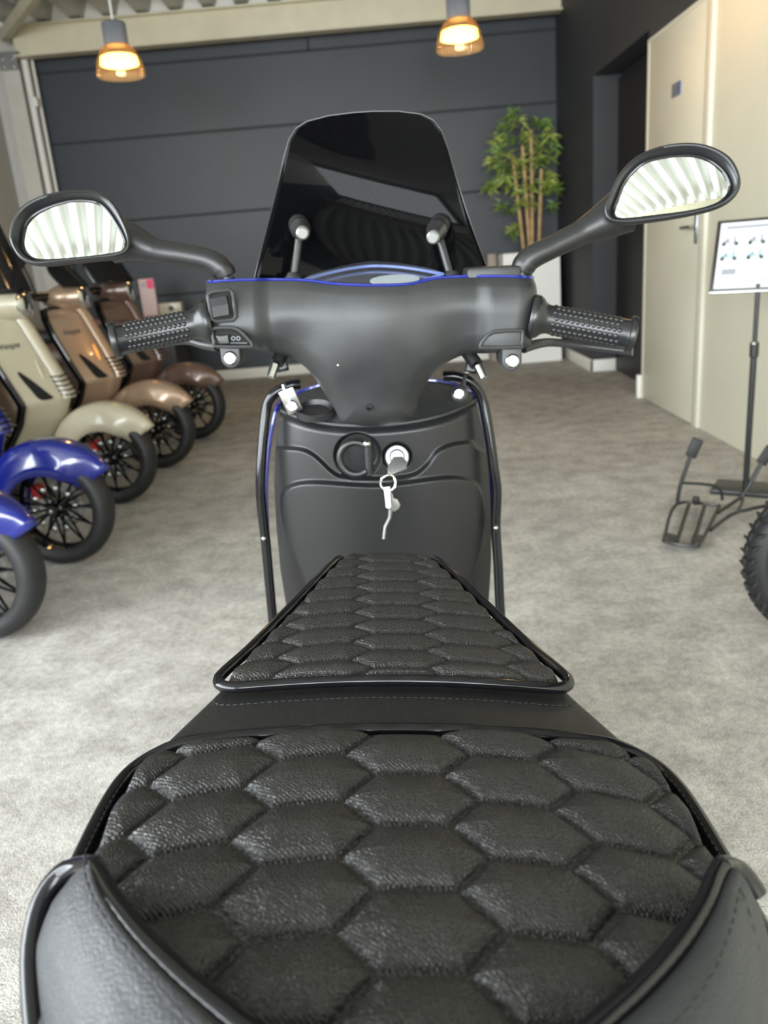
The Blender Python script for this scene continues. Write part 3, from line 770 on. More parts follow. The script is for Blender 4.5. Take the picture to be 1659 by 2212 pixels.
# blue front half with headlight
fr = []
for k in np.linspace(0, 1, 12):
    s_ = math.sqrt(1-k**2*0.97)
    fr.append([(p[0]*(0.6+0.4*s_), YH+0.085+0.11*k, 1.02+(p[1]-1.02)*s_) for p in poly[::2]])
obj('front_cowl', MB().loft(fr, cap0=False), M['blue'], root)
obj('headlight', MB().lathe([(0.0, 0.03), (0.05, 0.025), (0.07, 0.01), (0.075, 0.0), (0.075, -0.03)], 32, frame((0, YH+0.185, 1.0), (0, 1, 0))), M['chrome'], root)
# small marks on the cover: a screw hole and a chip
hp = S(798, 880, Y=1.05)
jy = float(Yc[np.unravel_index(np.argmin((Xc-hp[0])**2+(Zc-hp[2])**2), Xc.shape)])
obj('screw_hole', MB().lathe([(0.0052, -0.002), (0.0052, 0.0006), (0.0038, 0.0008), (0.0034, -0.002), (0, -0.002)], 16, frame((hp[0], jy-0.002, hp[2]), (0, -1, 0))), M['hole'], head)

cp = S(730, 788, Y=1.03)
jy = float(Yc[np.unravel_index(np.argmin((Xc-cp[0])**2+(Zc-cp[2])**2), Xc.shape)])
obj('paint_chip', MB().sphere((cp[0], jy, cp[2]), 0.0013, 8), M['white'], head, label='tiny pale chip in the cover')

# speedometer: blue bezel, dark dial, clear domed lens
sc_ = S(803, 600, Y=1.095)
tilt = frame(sc_, (0, -0.24, 1), (1, 0, 0))
el = np.array([(0.0935*math.cos(t), math.copysign(0.060*(1-abs(math.cos(t))**1.7), math.sin(t)), 0.0) for t in np.linspace(0, 2*math.pi, 60, endpoint=False)])
spd = obj('speedometer', MB().tube(el, 0.0023, 10, closed=True, M=tilt), M['bluerim'], root, label='speedometer with blue bezel')
obj('dial_face', MB().prism(el[:, :2]*0.98, -0.012, -0.004, M=tilt), M['dial'], spd)
d_ = MB().lathe([(0.0, 0), (0.026, 0), (0.026, 0.001), (0, 0.001)], 32, tilt @ T(0.030, -0.006, -0.003) @ np.diag([1.25, 0.9, 1, 1]))
obj('painted_reflection', d_, M['reflw'], spd)  # pale disc painted in for the whitish reflection on the dial's right side
ln = []
for k in np.linspace(0, 1, 10):
    s_ = math.sqrt(1-k*k*0.998); ln.append(np.concatenate([el[:, :2]*0.97*s_, np.full((60, 1), 0.016*k)], 1))
obj('lens', MB().loft(ln, cap0=False, M=tilt), M['clear'], spd)

# switch gear, left
def plane_pt(px, py, Y): return S(px, py, Y=Y)
def patch(pxs, Y, thick, bev, m, parent, name, smooth_n=0, label=None, dy=0.0):
    P3 = np.array([plane_pt(a, b, Y) for a, b in pxs]); c_ = P3.mean(0)
    loc = np.stack([P3[:, 0]-c_[0], P3[:, 2]-c_[2]], 1)
    if smooth_n: loc = spline(loc, smooth_n, True)
    Mx = np.eye(4); Mx[:3, 0] = (1, 0, 0); Mx[:3, 1] = (0, 0, 1); Mx[:3, 2] = (0, -1, 0); Mx[:3, 3] = (c_[0], Y+dy, c_[2])
    return obj(name, MB().prism(loc, 0, thick, bev, M=Mx), m, parent, label=label), Mx, loc
YW = YH - 0.011
def frame_ring(pxs, Y, r, m, parent, name, n=6):
    P3 = np.array([plane_pt(a, b, Y) for a, b in pxs]); return obj(name, MB().tube(spline(P3, n, True), r, 8, closed=True), m, parent)
so, _, _ = patch([(452, 640), (458, 634), (495, 629), (499, 633), (506, 682), (502, 688), (470, 692), (460, 688)], YW, 0.0035, 0.002, M['hole'], root, 'rocker_switch', 0, dy=0.001)
frame_ring([(449, 638), (458, 631), (496, 626), (502, 632), (509, 684), (503, 691), (468, 694), (457, 690)], YW-0.002, 0.0026, M['plastic'], so, 'switch_frame', 1)
rk = MB()
c0 = np.array([plane_pt(a, b, YW) for a, b in [(456, 645), (491, 638), (498, 678), (464, 684)]])
for v0, v1, d0, d1 in ((0, 0.45, 0.010, 0.0065), (0.45, 1.0, 0.0065, 0.0115)):
    q = []
    for v, d_ in ((v0, d0), (v1, d1)):
        a = c0[0]*(1-v)+c0[3]*v; b_ = c0[1]*(1-v)+c0[2]*v
        q += [a+[0, -d_, 0], b_+[0, -d_, 0]]
    q += [p*[1, 0, 1]+[0, YW+0.002, 0] for p in q]
    rk.add(q, [(0, 1, 3, 2), (0, 4, 5, 1), (2, 3, 7, 6), (0, 2, 6, 4), (1, 5, 7, 3)])
obj('rocker_button', rk, M['plastic'], so, angle=30)
to, _, _ = patch([(463, 719), (468, 713), (500, 712), (515, 718), (532, 735), (540, 743), (534, 746), (472, 744)], YW, 0.0015, 0.0008, M['hole'], root, 'slide_switch', 0, dy=0.001)
frame_ring([(458, 716), (465, 709), (500, 708), (518, 715), (536, 733), (545, 745), (538, 749), (468, 748), (463, 740)], YW-0.002, 0.0024, M['plastic'], to, 'switch_frame', 2)
patch([(466, 724), (477, 724), (494, 722), (497, 742), (475, 742)], YW, 0.0055, 0.0015, M['plastic'], to, 'slide_button')
patch([(498, 738), (535, 738), (535, 744), (498, 743)], YW, 0.003, 0.001, M['plastic'], to, 'slide_rail')
sym = MB()
for px in (504, 515):
    c_ = plane_pt(px, 731, YW-0.001); sym.tube([c_+0.0022*np.array([math.cos(t), 0, math.sin(t)]) for t in np.linspace(0, 2*math.pi, 12, endpoint=False)], 0.0007, 6, closed=True)
obj('switch_symbol', sym, M['lampgrey'], to)
# blanking pad, right
bo_, _, _ = patch([(1040, 743), (1052, 728), (1070, 718), (1122, 716), (1128, 722), (1126, 744), (1120, 749), (1046, 749)], YW, 0.002, 0.001, M['plastic'], root, 'switch_blank', 0, dy=0.001)
frame_ring([(1037, 746), (1050, 728), (1068, 717), (1122, 714), (1129, 720), (1127, 744), (1121, 750), (1046, 751)], YW-0.002, 0.0024, M['plastic'], bo_, 'blank_frame', 2)

# lever pivots with bolts under both ends
for px, sg in (((499, 770), -1), ((1105, 776), 1)):
    c_ = S(*px, Y=YH-0.004); mb = MB()
    o2 = [(-0.0125, 0.020), (-0.0125, 0.0)] + [(0.0125*math.cos(t), -0.002+0.0125*math.sin(t)) for t in np.linspace(math.pi, 2*math.pi, 12)] + [(0.0125, 0.020)]
    Mx = np.eye(4); Mx[:3, 0] = (1, 0, 0); Mx[:3, 1] = (0, 0, 1); Mx[:3, 2] = (0, -1, 0); Mx[:3, 3] = c_
    mb.prism(o2, -0.05, 0.004, 0.002, M=Mx)
    pv = obj('lever_pivot', mb, M['plastic'], root)
    obj('pivot_bolt', MB().lathe([(0.0088, 0), (0.0088, 0.004), (0.0066, 0.0065), (0.003, 0.0065), (0.0028, 0.004), (0, 0.004)], 20, frame(c_ + np.array([0, -0.0045, -0.0015]), (0, -1, 0.1))), M['zinc'], pv)
    lpx = [(470, 748), (440, 744), (400, 735), (350, 742), (290, 752), (262, 756)] if sg < 0 else [(1130, 752), (1165, 742), (1200, 740), (1270, 748), (1345, 757), (1366, 757)]
    lv = [S(a_, b_, Y=y_) for (a_, b_), y_ in zip(lpx, (YH+0.02, YH+0.035, YH+0.05, YH+0.055, YH+0.045, YH+0.04))]
    obj('brake_lever', MB().tube(spline(lv, 6), [0.007, 0.006, 0.0055, 0.0055, 0.0075], 10), M['satin'], root)
    sw_ = S(*((598, 792) if sg < 0 else (1030, 795)), Y=YH+0.03)
    cb = MB().tube([sw_ + np.array([-sg*0.012, 0.02, 0.022]), sw_ + np.array([sg*0.0, 0.0, 0.004])], 0.009, 10)
    cb.box(-0.008, 0.008, -0.01, 0.01, -0.012, 0.008, 0.002, M=frame(sw_ + np.array([-sg*0.004, 0.014, 0.004]), (0.2*sg, 0.3, 1)))
    bsw = obj('brake_switch', cb, M['plastic2'], root)
    obj('switch_tip', MB().tube([sw_ + np.array([sg*0.002, -0.002, 0.003]), sw_ + np.array([sg*0.008, -0.010, -0.012])], [0.0065, 0.0055], 10), M['zinc'], bsw)

# grips with rows of studs
def grip(inner, outer, label):
    a, b = np.array(inner), np.array(outer); L = np.linalg.norm(b-a); mb = MB()
    Mx = frame(a, b-a, (0, 0, 1)); r = 0.0178
    mb.lathe([(0.012, -0.010), (0.026, -0.010), (0.0275, -0.007), (0.0275, -0.003), (0.025, 0.002), (r+0.002, 0.007), (r, 0.012), (r, L-0.010), (r+0.001, L-0.008), (0.0225, L-0.007), (0.0235, L-0.003), (0.0225, L), (0.012, L+0.002), (0, L+0.002)], 40, Mx)
    nrow, npr = 14, 13
    dome = [(math.cos(t), math.sin(t)) for t in (0.0, 0.5, 1.0, 1.45)]
    for i in range(nrow):
        th = 2*math.pi*i/nrow
        for j in range(npr):
            h = 0.019 + (L-0.036)*(j + 0.5*(i % 2))/npr
            o = (r*math.cos(th)-0.0, r*math.sin(th), h)
            Mf = Mx @ frame((o[0], o[1], o[2]), (math.cos(th), math.sin(th), 0), (0, 0, 1))
            mb.lathe([(0.0030*c_, 0.0017*s_-0.0002) for c_, s_ in dome], 10, Mf)
    return obj('grip', mb, M['rubber'], root, label=label)
grip(S(437, 697, Y=YH+0.005), S(243, 736, Y=YH-0.018), 'studded black rubber grip on the left')
grip(S(1163, 686, Y=YH+0.005), S(1370, 724, Y=YH-0.018), 'studded black rubber grip on the right')
# brake fluid reservoir behind the right end
p0, p1 = S(1002, 580, Y=YH+0.05), S(1118, 604, Y=YH+0.05)
obj('fluid_reservoir', MB().box(p0[0], p1[0], YH+0.02, YH+0.075, p1[2]-0.01, p0[2]+0.001, 0.005), M['plastic'], root)

# ------------------------------------------------------------------ mirrors
def mirror(out_px, glass_px, stem_px, stem_r, yc, tilt_deg, yaw_deg, label):
    P0 = S(sum(p[0] for p in out_px)/len(out_px), sum(p[1] for p in out_px)/len(out_px), Y=yc)
    n = np.array([math.sin(R(yaw_deg)), -math.cos(R(yaw_deg)), math.tan(R(tilt_deg))]); n /= np.linalg.norm(n)
    Mf = frame(P0, n, (1, 0, 0)); Mi = np.linalg.inv(Mf)
    def loc(px):
        A = np.array([S(a, b, plane=(P0, n)) for a, b in px]); return (A - P0) @ Mf[:3, :3]
    o = spline(loc(out_px)[:, :2], 6, True); g = spline(loc(glass_px)[:, :2], 6, True)
    # resample both to the same count by angle
    def rs(q, c_, k=160):
        ang = np.unwrap(np.arctan2(q[:, 1]-c_[1], q[:, 0]-c_[0])); rad = np.hypot(q[:, 0]-c_[0], q[:, 1]-c_[1])
        t = np.linspace(0, 2*math.pi, k, endpoint=False); r_ = np.interp(t, ang, rad, period=2*math.pi)
        return np.stack([c_[0]+r_*np.cos(t), c_[1]+r_*np.sin(t)], 1)
    cg = g.mean(0); o, g = rs(o, cg), rs(g, cg)
    def ring(f, z): q = o*(1-f)+g*f; return np.concatenate([q, np.full((len(q), 1), z)], 1)
    def rback(s_, z): q = cg + (o-cg)*s_; return np.concatenate([q, np.full((len(q), 1), z)], 1)
    hs = [rback(0.05, -0.052), rback(0.35, -0.050), rback(0.62, -0.043), rback(0.82, -0.030), rback(0.94, -0.014), rback(0.995, -0.004), ring(0, 0.001), ring(0.12, 0.0035), ring(0.30, 0.004), ring(0.48, 0.002), ring(0.62, -0.004), ring(0.85, -0.009), ring(1.02, -0.010)]
    ho_ = obj('mirror', MB().loft(hs, cap1=False, M=Mf), M['plastic2'], root, label=label, angle=60)
    gl = np.concatenate([g*1.02 - cg*0.02, np.full((len(g), 1), -0.0085)], 1)
    rings = []
    for s_ in np.linspace(1.03, 0.01, 24):   # convex glass of about 0.55 m radius
        q = (g-cg)*s_; rings.append(np.concatenate([cg+q, (-0.0088 - (q**2).sum(1)/1.1 + 0.0015)[:, None]], 1))
    obj('mirror_glass', MB().loft(rings, cap0=False, M=Mf), M['mirror'], ho_, angle=0)
    bz = np.concatenate([g*1.0, np.full((len(g), 1), -0.009)], 1)
    obj('glass_bezel', MB().tube(bz, 0.0022, 8, closed=True, M=Mf), M['gloss'], ho_)
    st = [S(a, b, Y=y) for a, b, y in stem_px]
    so_ = obj('mirror_stem', MB().tube(spline(st, 8), stem_r, 18), M['plastic2'], ho_)
    f_ = st[-1]
    obj('stem_base', MB().lathe([(0.0125, -0.03), (0.0125, 0.0), (0.0105, 0.002), (0.0105, 0.010)], 20, T(f_[0], f_[1], f_[2]-0.010)), M['satin'], ho_)
mirror([(24, 527), (21, 500), (35, 460), (70, 432), (120, 416), (180, 411), (218, 417), (247, 440), (268, 475), (281, 515), (277, 543), (250, 556), (200, 561), (130, 568), (78, 573), (45, 560)],
       [(41, 520), (50, 478), (82, 450), (140, 430), (187, 428), (220, 440), (250, 480), (268, 518), (262, 538), (230, 546), (160, 554), (85, 558), (53, 546)],
       [(252, 520, YH+0.055), (285, 525, YH+0.052), (335, 542, YH+0.047), (400, 552, YH+0.042), (450, 563, YH+0.04), (478, 580, YH+0.04), (489, 598, YH+0.04)],
       [0.028, 0.024, 0.0155, 0.0140, 0.0142, 0.0152, 0.0135], YH, 17, 6, 'left rear-view mirror on a curved stem')
mirror([(1304, 455), (1312, 430), (1335, 380), (1370, 342), (1420, 318), (1480, 309), (1530, 315), (1572, 336), (1593, 365), (1600, 398), (1588, 425), (1555, 448), (1500, 463), (1420, 477), (1350, 484), (1315, 477)],
       [(1323, 455), (1330, 430), (1350, 385), (1385, 350), (1420, 337), (1480, 330), (1525, 337), (1560, 360), (1578, 390), (1575, 413), (1550, 436), (1500, 451), (1420, 462), (1340, 470)],
       [(1345, 455, YH+0.055), (1310, 475, YH+0.052), (1255, 503, YH+0.047), (1195, 533, YH+0.042), (1150, 555, YH+0.04), (1133, 572, YH+0.04), (1126, 588, YH+0.04)],
       [0.030, 0.024, 0.0155, 0.0142, 0.0150, 0.0155, 0.0140], YH, 14, -20, 'right rear-view mirror on a curved stem')

# ------------------------------------------------------------------ windscreen
def scr_y(x, z):
    t = (z-1.07)/0.20
    return 1.165 + 0.015*np.sin(t*4.4 - 1.0 + 6*x) - 0.004*t - 1.3*x*x
sl = [(556, 610), (562, 575), (572, 510), (590, 400), (603, 325), (613, 288), (628, 266), (652, 254), (700, 245), (760, 241)]
sr = [(1058, 610), (1046, 570), (1020, 505), (990, 425), (960, 335), (944, 297), (925, 272), (900, 256), (850, 245), (800, 241)]
A = [S(a, b, Y=1.15) for a, b in sl]; B = [S(a, b, Y=1.15) for a, b in sr]
hx = np.array([0.5*(b[0]-a[0]) for a, b in zip(A, B)]); hz = np.array([0.5*(a[2]+b[2]) for a, b in zip(A, B)])
ct = np.linspace(0, 1, len(hx)); rows_t = np.linspace(0, 1, 60)
hz2 = np.interp(rows_t, ct, hz); hx2 = np.interp(rows_t, ct, hx)
G = []
for z_, w_ in zip(hz2, hx2):
    xx = np.linspace(-w_, w_, 48); G.append(np.stack([xx, scr_y(xx, z_), np.full(48, z_)], 1))
ws = obj('windscreen', MB().grid(np.array(G)), M['smoked'], root, solid=0.003, angle=0, label='dark smoked windscreen')
et = [np.array([-w_, float(scr_y(-w_, z_)), z_]) for z_, w_ in zip(hz2, hx2)] + [np.array([w_, float(scr_y(w_, z_)), z_]) for z_, w_ in zip(hz2[::-1], hx2[::-1])]
obj('screen_edge', MB().tube(et, 0.0011, 6), M['satin'], ws)
for (kx, ky), (bx, by), sg in (((640, 482), (634, 608), -1), ((958, 478), (975, 605), 1)):
    k = S(kx, ky, Y=1.12); b_ = S(bx, by, Y=1.10)
    kk = np.array([k[0], float(scr_y(k[0], k[2]))-0.002, k[2]]); tip = S(*((653, 503) if sg < 0 else (936, 512)), Y=1.075)
    ax = tip-kk; ax /= np.linalg.norm(ax); L = np.linalg.norm(tip-kk)
    mb = MB().lathe([(0.012, 0), (0.0135, 0.004), (0.0135, L*0.30), (0.0115, L*0.34), (0.0135, L*0.38), (0.0135, L*0.62), (0.0105, L*0.68), (0.0105, L*0.92), (0.009, L), (0, L)], 24, frame(kk, ax))
    kn = obj('screen_mount', mb, M['satin'], ws)
    obj('mount_bolt', MB().lathe([(0.0082, 0), (0.0082, 0.004), (0.006, 0.006), (0, 0.006)], 16, frame(tip, ax)), M['keyhead'], kn)
    mid = kk + ax*L*0.5
    rod = MB().tube([mid, np.array([b_[0], b_[1]+0.0, b_[2]])], 0.0052, 10)
    obj('screen_rod', rod, M['satin'], ws)
    obj('rod_foot', MB().lathe([(0.012, -0.012), (0.012, 0), (0.008, 0.006), (0.006, 0.008)], 16, T(b_[0], b_[1], b_[2]+0.004)), M['satin'], ws)

# ------------------------------------------------------------------ keys (hang in the lock)
kb = thing('key_bunch', 'bunch of keys on a ring hanging from the ignition lock', 'keys')
kb.matrix_world = root.matrix_world
def kq(px, py, Y): return S(px, py, Y=Y)
def slab(pxs, Y, th, m, name, parent, label=None):
    P3 = np.array([kq(a, b, y) for (a, b), y in zip(pxs, Y)]); c_ = P3.mean(0)
    u = P3[1]-P3[0]; u /= np.linalg.norm(u); nn = np.cross(u, P3[2]-P3[0]); nn /= np.linalg.norm(nn)
    Mf = frame(c_, nn, u); q = ((P3-c_) @ Mf[:3, :3])[:, :2]
    return obj(name, MB().prism(q, -th/2, th/2, th*0.3, M=Mf), m, parent, label=label)
ik = slab([(850, 985), (868, 984), (880, 995), (878, 1012), (862, 1020), (845, 1028), (838, 1024), (838, 1008)], [1.140, 1.140, 1.134, 1.13, 1.128, 1.126, 1.128, 1.134], 0.0026, M['keyhead'], 'ignition_key', kb, 'key in the lock')
obj('key_blade', MB().box(-0.004, 0.004, -0.0012, 0.0012, 0, 0.022, 0.0005, M=frame(kq(860, 990, 1.140), (0, 1, -0.35), (1, 0, 0))), M['zinc'], ik)
rc = kq(838, 1043, 1.126)
obj('key_ring', MB().tube([rc + np.array([0.0112*math.cos(t), 0.003*math.sin(2*t), 0.0118*math.sin(t)]) for t in np.linspace(0, 2*math.pi, 36, endpoint=False)], 0.0016, 8, closed=True), M['chrome'], kb)
slab([(829, 1053), (842, 1051), (845, 1094), (841, 1099), (834, 1096)], [1.124]*5, 0.003, M['white'], 'key_tag', kb, 'pale metal key tag')
k2 = slab([(842, 1058), (849, 1068), (850, 1076), (858, 1078), (865, 1090), (862, 1098), (853, 1105), (845, 1103), (840, 1090)], [1.130]*9, 0.0026, M['keyhead'], 'spare_key', kb, 'spare key hanging from the ring')
obj('key_blade', MB().tube([kq(844, 1100, 1.130), kq(842, 1118, 1.131), kq(832, 1138, 1.131), kq(829, 1164, 1.131)], [0.0035, 0.0028, 0.0026, 0.0026], 8), M['keyhead'], k2)

# ================================================================== SHOWROOM SCOOTERS (heading +x in their own frame, front axle at the origin)
def shield_c(t):
    X_ = np.interp(t, [0, 0.12, 0.28, 0.42, 0.62, 0.8, 0.92, 1.0], [-0.40, -0.31, -0.21, -0.17, -0.225, -0.285, -0.325, -0.36])
    Z_ = np.interp(t, [0, 0.12, 0.28, 0.42, 0.62, 0.8, 0.92, 1.0], [0.22, 0.34, 0.47, 0.56, 0.69, 0.82, 0.91, 0.965])
    W_ = np.interp(t, [0, 0.12, 0.28, 0.42, 0.62, 0.8, 0.92, 1.0], [0.17, 0.18, 0.19, 0.2, 0.21, 0.205, 0.18, 0.12])
    return X_, Z_, W_
def shield_p(u, t, off=0.0):
    X_, Z_, W_ = shield_c(t)
    return np.array([X_ + off + 0.02 - 0.135*abs(u)**1.25, W_*u, Z_ - 0.01*abs(u)])
def display_scooter(label, loc, rz, paint, screen=None, mirrors=False, group=None):
    t_ = thing('parked_scooter', label, 'scooter', loc, rz, group)
    # wheels
    fw = scooter_wheel('front_wheel', t_, frame((0, 0, 0.235), (0, 1, 0), (0, 0, 1)), 0.235, 0.115)
    dk_ = MB()
    Md = frame((0, -0.052, 0.235), (0, 1, 0), (0, 0, 1))
    a_ = np.linspace(0, 2*math.pi, 36, endpoint=False)
    dk_.lathe([(0.060, 0), (0.095, 0), (0.095, 0.004), (0.060, 0.004)], 36, frame((0, 0.03, 0.235), (0, 1, 0)), cap=False)
    for i in range(10):
        an = 2*math.pi*i/10+0.1; dk_.sphere((0.086*math.cos(an), -0.022, 0.235+0.086*math.sin(an)), (0.014, 0.006, 0.014), 8)
    for i in range(5):
        an = 2*math.pi*i/5 + 0.3; dk_.sphere((0.04*math.cos(an), -0.045, 0.235+0.04*math.sin(an)), (0.007, 0.006, 0.007), 8)
    dk_.sphere((0, -0.052, 0.235), (0.011, 0.010, 0.011), 10)
    obj('brake_disc', dk_, M['zinc'], fw)
    obj('brake_caliper', MB().box(-0.10, -0.06, 0.0, 0.045, 0.27, 0.33, 0.008), M['red'], fw)
    scooter_wheel('rear_wheel', t_, frame((-1.33, 0, 0.235), (0, 1, 0), (0, 0, 1)), 0.235, 0.115, 8)
    # fender
    fd_ = []
    for a in np.linspace(R(-100), R(58), 30):
        hw = 0.095 * (1 - 0.55*sstep(R(25), R(58), a)) * (1 - 0.25*sstep(R(-60), R(-100), a))
        row_ = []
        for u in np.linspace(-1, 1, 17):
            rr_ = 0.287 - 0.130*abs(u)**2.8
            row_.append((rr_*math.sin(a)*1.02, hw*math.copysign(abs(u)**0.7, u), 0.235 + rr_*math.cos(a)*0.99))
        fd_.append(row_)
    obj('front_fender', MB().grid(np.array(fd_)), paint, t_, solid=0.005, angle=0)
    # leg shield
    ts = np.linspace(0, 1, 40); us = np.linspace(-1, 1, 41)
    sh = obj('leg_shield', MB().grid(np.array([[shield_p(u, t) for u in us] for t in ts])), paint, t_, solid=0.006, angle=0)
    inn_ = MB().grid(np.array([[shield_p(u, t) - np.array([0.03+0.10*(1-abs(u)), 0, 0]) for u in us] for t in ts]))
    obj('inner_shield', inn_, M['plastic2'], sh, angle=0)
    path_ = [shield_p(-1, t, 0.004) for t in ts] + [shield_p(u, 1.0, 0.004) for u in us[1:-1]] + [shield_p(1, t, 0.004) for t in ts[::-1]]
    obj('shield_rim', MB().tube(path_, 0.0095, 8), M['gloss'], sh)
    hcv = []
    for t in np.linspace(0.40, 0.97, 16):
        X_, Z_, W_ = shield_c(t); w_ = 0.048-0.012*(t-0.4)/0.57
        hcv.append([(X_+0.012+0.035*math.cos(a), w_*math.sin(a), Z_+0.006) for a in np.linspace(-math.pi/2, math.pi/2, 13)])
    hc = obj('horn_cover', MB().grid(np.array(hcv)), paint, sh, angle=0)
    rb__ = MB()
    for k in range(5):
        X_, Z_, W_ = shield_c(0.43+0.035*k)
        rb__.box(X_+0.0, X_+0.052, -0.046, 0.046, Z_+0.0, Z_+0.008, 0.002)
    obj('cover_rib', rb__, M['gloss'], hc)
    for sg in (-1, 1):
        sl_ = [(0.66, 0.44), (0.72, 0.52), (0.76, 0.63), (0.72, 0.65), (0.60, 0.58), (0.46, 0.47), (0.42, 0.435)]
        F = np.array([shield_p(sg*u, t, 0.005) for u, t in spline(sl_, 4, True)])
        c_ = F.mean(0); n_ = np.cross(F[4]-F[0], F[10]-F[0]); n_ /= np.linalg.norm(n_)
        mbv = MB().add(np.concatenate([F+n_*0.003, F-n_*0.003]), [tuple(range(len(F))), tuple(range(2*len(F)-1, len(F)-1, -1))] + [(i, (i+1) % len(F), len(F)+(i+1) % len(F), len(F)+i) for i in range(len(F))])
        obj('side_vent', mbv, M['hole'], sh)
        ind = [shield_p(sg*u, t, 0.004) for u, t in ((0.30, 0.70), (0.33, 0.64), (0.36, 0.58))]
        obj('indicator', MB().tube(ind, [0.004, 0.008, 0.004], 8), M['orange'] if sg < 0 and paint is M['copper'] else paint, sh)
    fc = bpy.data.curves.new('script_badge', 'FONT'); fc.body = 'Vespa'; fc.size = 0.042; fc.shear = 0.35; fc.extrude = 0.0008
    fo = bpy.data.objects.new('script_badge', fc); COL.objects.link(fo); fo.parent = sh
    me_ = bpy.data.meshes.new_from_object(fo); bpy.data.objects.remove(fo); me_.materials.clear(); me_.materials.append(M['ink2'])
    fo = bpy.data.objects.new('script_badge', me_); COL.objects.link(fo); fo.parent = sh
    p_, pu, pt = shield_p(-0.82, 0.80, 0.003), shield_p(-0.45, 0.80, 0.003), shield_p(-0.82, 0.86, 0.003)
    u_ = pu-p_; n_ = np.cross(u_, pt-p_); fo.matrix_local = Matrix(frame(p_+n_/np.linalg.norm(n_)*0.004, n_, u_).tolist())
    # headset, bars
    hs = []
    for x_, w_, z_, h_ in ((-0.52, 0.045, 1.00, 0.03), (-0.47, 0.10, 1.005, 0.055), (-0.40, 0.115, 1.01, 0.075), (-0.33, 0.09, 1.01, 0.078), (-0.29, 0.072, 1.01, 0.072)):
        hs.append([(x_, w_*math.cos(a), z_ + h_*math.sin(a)) for a in np.linspace(0, 2*math.pi, 24, endpoint=False)])
    hd = obj('headset', MB().loft(hs), paint, t_)
    obj('headlight', MB().lathe([(0.072, -0.01), (0.072, 0.004), (0.064, 0.010), (0.04, 0.02), (0, 0.024)], 28, frame((-0.29, 0, 1.01), (1, 0, 0.05))), M['chrome'], hd)
    for sg in (-1, 1):
        obj('grip', MB().tube([(-0.47, sg*0.09, 1.02), (-0.485, sg*0.20, 1.03), (-0.53, sg*0.31, 1.02)], [0.03, 0.02, 0.018], 12), M['rubber'], hd)
        obj('brake_lever', MB().tube([(-0.43, sg*0.15, 1.02), (-0.42, sg*0.22, 1.02), (-0.46, sg*0.31, 1.01)], 0.007, 8), M['satin'], hd)
        if mirrors:
            mo = obj('mirror', MB().lathe([(0, -0.02), (0.04, -0.018), (0.056, -0.004), (0.056, 0.004), (0.05, 0.002), (0, 0.002)], 24, frame((-0.47, sg*0.27, 1.23), (-1, 0, 0.1))), M['satin'], t_)
            obj('mirror_stem', MB().tube(spline([(-0.47, sg*0.18, 1.03), (-0.46, sg*0.23, 1.12), (-0.465, sg*0.26, 1.19)], 5), 0.006, 8), M['satin'], mo)
    if screen:
        zt, w0, mt = screen; G_ = []
        for k in np.linspace(0, 1, 20):
            w_ = w0*math.sqrt(max(1-(k*0.985)**4, 0.0)); yy = np.linspace(-w_, w_, 21)
            G_.append(np.stack([-0.27 - 0.13*k - 2.6*yy*yy, yy, np.full(21, 1.06+(zt-1.06)*k)], 1))
        obj('windscreen', MB().grid(np.array(G_)), mt, t_, solid=0.004, angle=0)
    # floor, rear body, seat
    obj('floorboard', MB().box(-0.78, -0.36, -0.15, 0.15, 0.20, 0.25, 0.015), M['plastic2'], t_)
    rr = []
    for x_, w_, z0, z1 in ((-0.70, 0.10, 0.24, 0.70), (-0.80, 0.16, 0.26, 0.74), (-1.0, 0.20, 0.26, 0.76), (-1.2, 0.21, 0.28, 0.77), (-1.4, 0.19, 0.34, 0.76), (-1.58, 0.10, 0.46, 0.72), (-1.66, 0.04, 0.54, 0.66)):
        rr.append([(x_, w_*math.copysign(abs(math.cos(a))**0.7, math.cos(a)), (z0+z1)/2+(z1-z0)/2*math.copysign(abs(math.sin(a))**0.7, math.sin(a))) for a in np.linspace(0, 2*math.pi, 28, endpoint=False)])
    obj('rear_body', MB().loft(rr), paint, t_)
    ss = []
    for x_, w_, z1 in ((-0.70, 0.08, 0.76), (-0.80, 0.13, 0.80), (-1.0, 0.15, 0.80), (-1.15, 0.15, 0.83), (-1.4, 0.13, 0.84), (-1.5, 0.08, 0.80)):
        ss.append([(x_, w_*math.copysign(abs(math.cos(a))**0.6, math.cos(a)), z1-0.05+0.05*math.copysign(abs(math.sin(a))**0.6, math.sin(a))) for a in np.linspace(0, 2*math.pi, 24, endpoint=False)])
    obj('seat', MB().loft(ss), M['leather_band'], t_)
    return t_
GRP = 'scooters parked in a row along the left wall'
display_scooter('blue parked scooter nearest the camera, only its front wheel in view at the left edge', (-1.37, 2.40, 0), R(-7), M['blue'], None, False, GRP)
display_scooter('glossy blue parked scooter whose whole front wheel shows, beside the beige one', (-1.36, 3.08, 0), R(-7), M['blue'], None, False, GRP)
display_scooter('beige parked scooter standing between the blue and the rose gold scooters', (-1.41, 3.92, 0), R(-7), M['beige'], (1.50, 0.16, M['smoked_light']), True, GRP)
display_scooter('rose gold parked scooter with black wheel, standing behind the beige one', (-1.37, 4.62, 0), R(-7), M['copper'], (1.22, 0.15, M['gloss']), True, GRP)
display_scooter('dark brown parked scooter with black flyscreen, last of the row before the desk', (-1.33, 5.38, 0), R(-7), M['brown'], (1.30, 0.24, M['gloss']), False, GRP)

